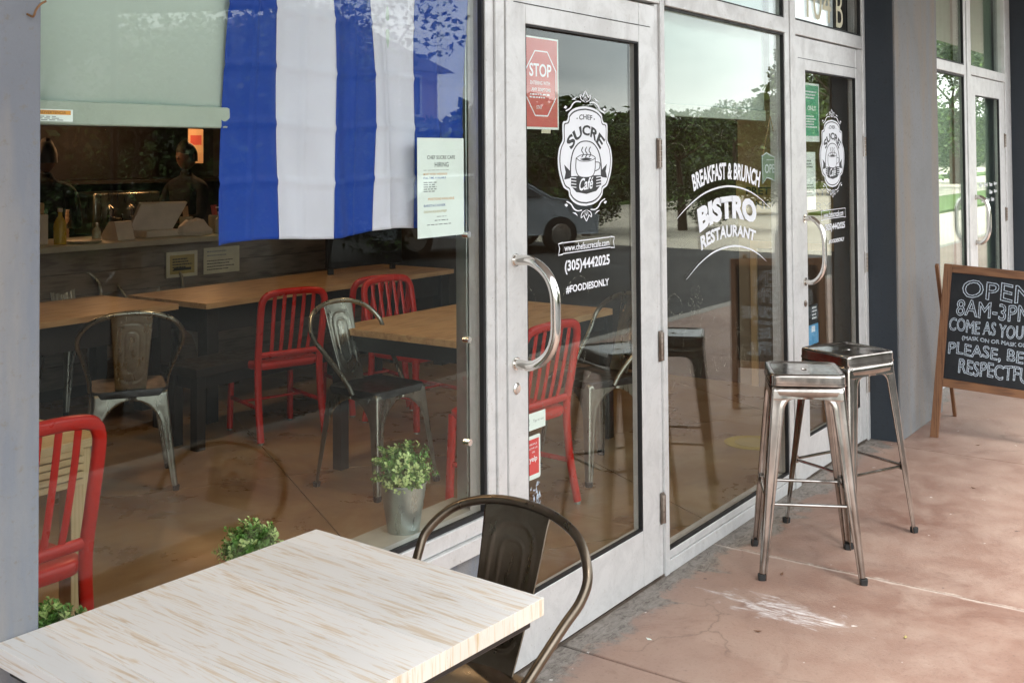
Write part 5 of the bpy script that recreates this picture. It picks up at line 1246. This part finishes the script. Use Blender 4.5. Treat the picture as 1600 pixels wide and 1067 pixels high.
# parked car
car = thing('parked_car', 'silver blue car parked across the road, reflected beside the STOP poster', 'car', (16.35, -10.5, -.136), R(32))
prof = [(-2.2, .35), (-2.25, .62), (-2.1, .92), (-1.5, 1.0), (-.9, 1.42), (.5, 1.46), (1.25, 1.02), (2.0, .90), (2.22, .66), (2.2, .32)]
rings = []
for y_, s, zt in ((-.86, .94, 1.0), (-.90, .985, 1), (-.86, 1, 1), (.86, 1, 1), (.90, .985, 1), (.86, .94, 1.0)):
    rings.append([(x*s, y_*(1 if z < 1.03 else .80), .35+(z-.35)*(s*.5+.5)) for x, z in prof])
g = MB(); g.loops(rings, cap0=True, cap1=True); g.build('body', 'car_paint', car, smooth=40, bevel=.03)
def cp(x, z, sgn, e=.012): return (x, sgn*(.875+e), z)
for s in (-1, 1):
    g = MB(); g.add([(-1.35, s*.905, 1.03), (1.05, s*.905, 1.03), (.45, s*.735, 1.40), (-.85, s*.735, 1.37)], [(0, 1, 2, 3)]); g.build('side_window', 'car_glass', car, smooth=0, solid=.01)
    for x in (-1.4, 1.4):
        g = MB(); g.lathe([(0, -.1), (.28, -.1), (.33, -.07), (.33, .07), (.28, .1), (0, .1)], 24); w_ = g.build('wheel', 'tyre', car, loc=(x, s*.84, .33)); w_.rotation_euler = (R(90), 0, 0)
        g = MB(); g.lathe([(0, -.108), (.2, -.108), (.21, -.095), (.21, .095), (.2, .108), (0, .108)], 16); g.build('rim', 'chrome', w_)
    g = MB(); g.loops([[(2.13+.06*k_, s*.62+.17*math.cos(a*.524), .72+.07*math.sin(a*.524)) for a in range(12)] for k_ in (0, 1)], cap1=True); g.build('headlight', 'frosted_white', car)
g = MB(); g.add([(.58, -.66, 1.455), (.58, .66, 1.455), (1.24, .80, 1.045), (1.24, -.80, 1.045)], [(0, 1, 2, 3)]); g.build('windscreen', 'car_glass', car, smooth=0, solid=.01)
g = MB(); g.box(2.19, 2.26, -.42, .42, .42, .66); g.build('grille', 'gasket_black', car, bevel=.01)
# umbrella on the road side of the walkway
um = thing('patio_umbrella', 'dark patio umbrella with crank handle standing at the kerb, seen reflected at the left', 'umbrella', (4.45, -4.35, -.14))
g = MB(); g.sweep([(0, 0, .05), (0, 0, 3.35)], .024, n=14, ref=(1, 0, 0)); g.build('pole', 'black_metal', um)
g = MB(); g.lathe([(0, 0), (.26, 0), (.26, .05), (.07, .09), (.04, .45), (0, .45)], 24); g.build('base', 'black_metal', um)
g = MB(); g.loops([rsq(.045, .05, z, 4, .6) for z in (.92, .95, 1.12, 1.15)], cap0=True, cap1=True); o = g.build('crank_box', 'black_metal', um)
g = MB(); g.sweep([(-.03, .04, 1.04), (-.12, .10, .98), (-.19, .13, .95), (-.19, .16, .93)], .009, n=8); g.build('crank_handle', 'chrome', o)
g = MB(); vs = [(0, 0, 3.4)]+[(1.45*math.cos(2*math.pi*i/8), 1.45*math.sin(2*math.pi*i/8), 2.95) for i in range(8)]; g.add(vs, [(0, 1+i, 1+(i+1) % 8) for i in range(8)]); g.build('canopy', 'umbrella_cloth', um, smooth=0, solid=.006)
for i in range(8):
    a = 2*math.pi*i/8; g = MB(); g.sweep([(0, 0, 3.38), (1.44*math.cos(a), 1.44*math.sin(a), 2.93)], .008, n=6); g.build('rib', 'black_metal', um)

# small litter on the walkway
for i, (x, y_, m) in enumerate(((4.16, -.37, 'dead_leaf'), (5.75, -.72, 'dead_leaf'), (3.62, -.50, 'dead_leaf'), (3.86, -.93, 'ink_gold'), (3.35, -.22, 'paper_white'), (6.6, -.55, 'dead_leaf'))):
    g = MB(); g.add([(-.014, 0, .003), (0, -.006, .001), (.016, 0, .005), (0, .007, .002)], [(0, 1, 2, 3)])
    o = g.build('litter', m, smooth=0, solid=.0006, loc=(x, y_, .001)); o.rotation_euler = (0, 0, i*1.1)
    tag(o, ['tiny dry leaf at the foot of the front stool', 'dry brown leaf on the open walkway right of the stools', 'dark dry leaf near the entrance door frame', 'yellowish scrap on the slab below the white scuffs', 'white paper scrap by the entrance door', 'brown leaf near the chalkboard sign'][i], 'litter')
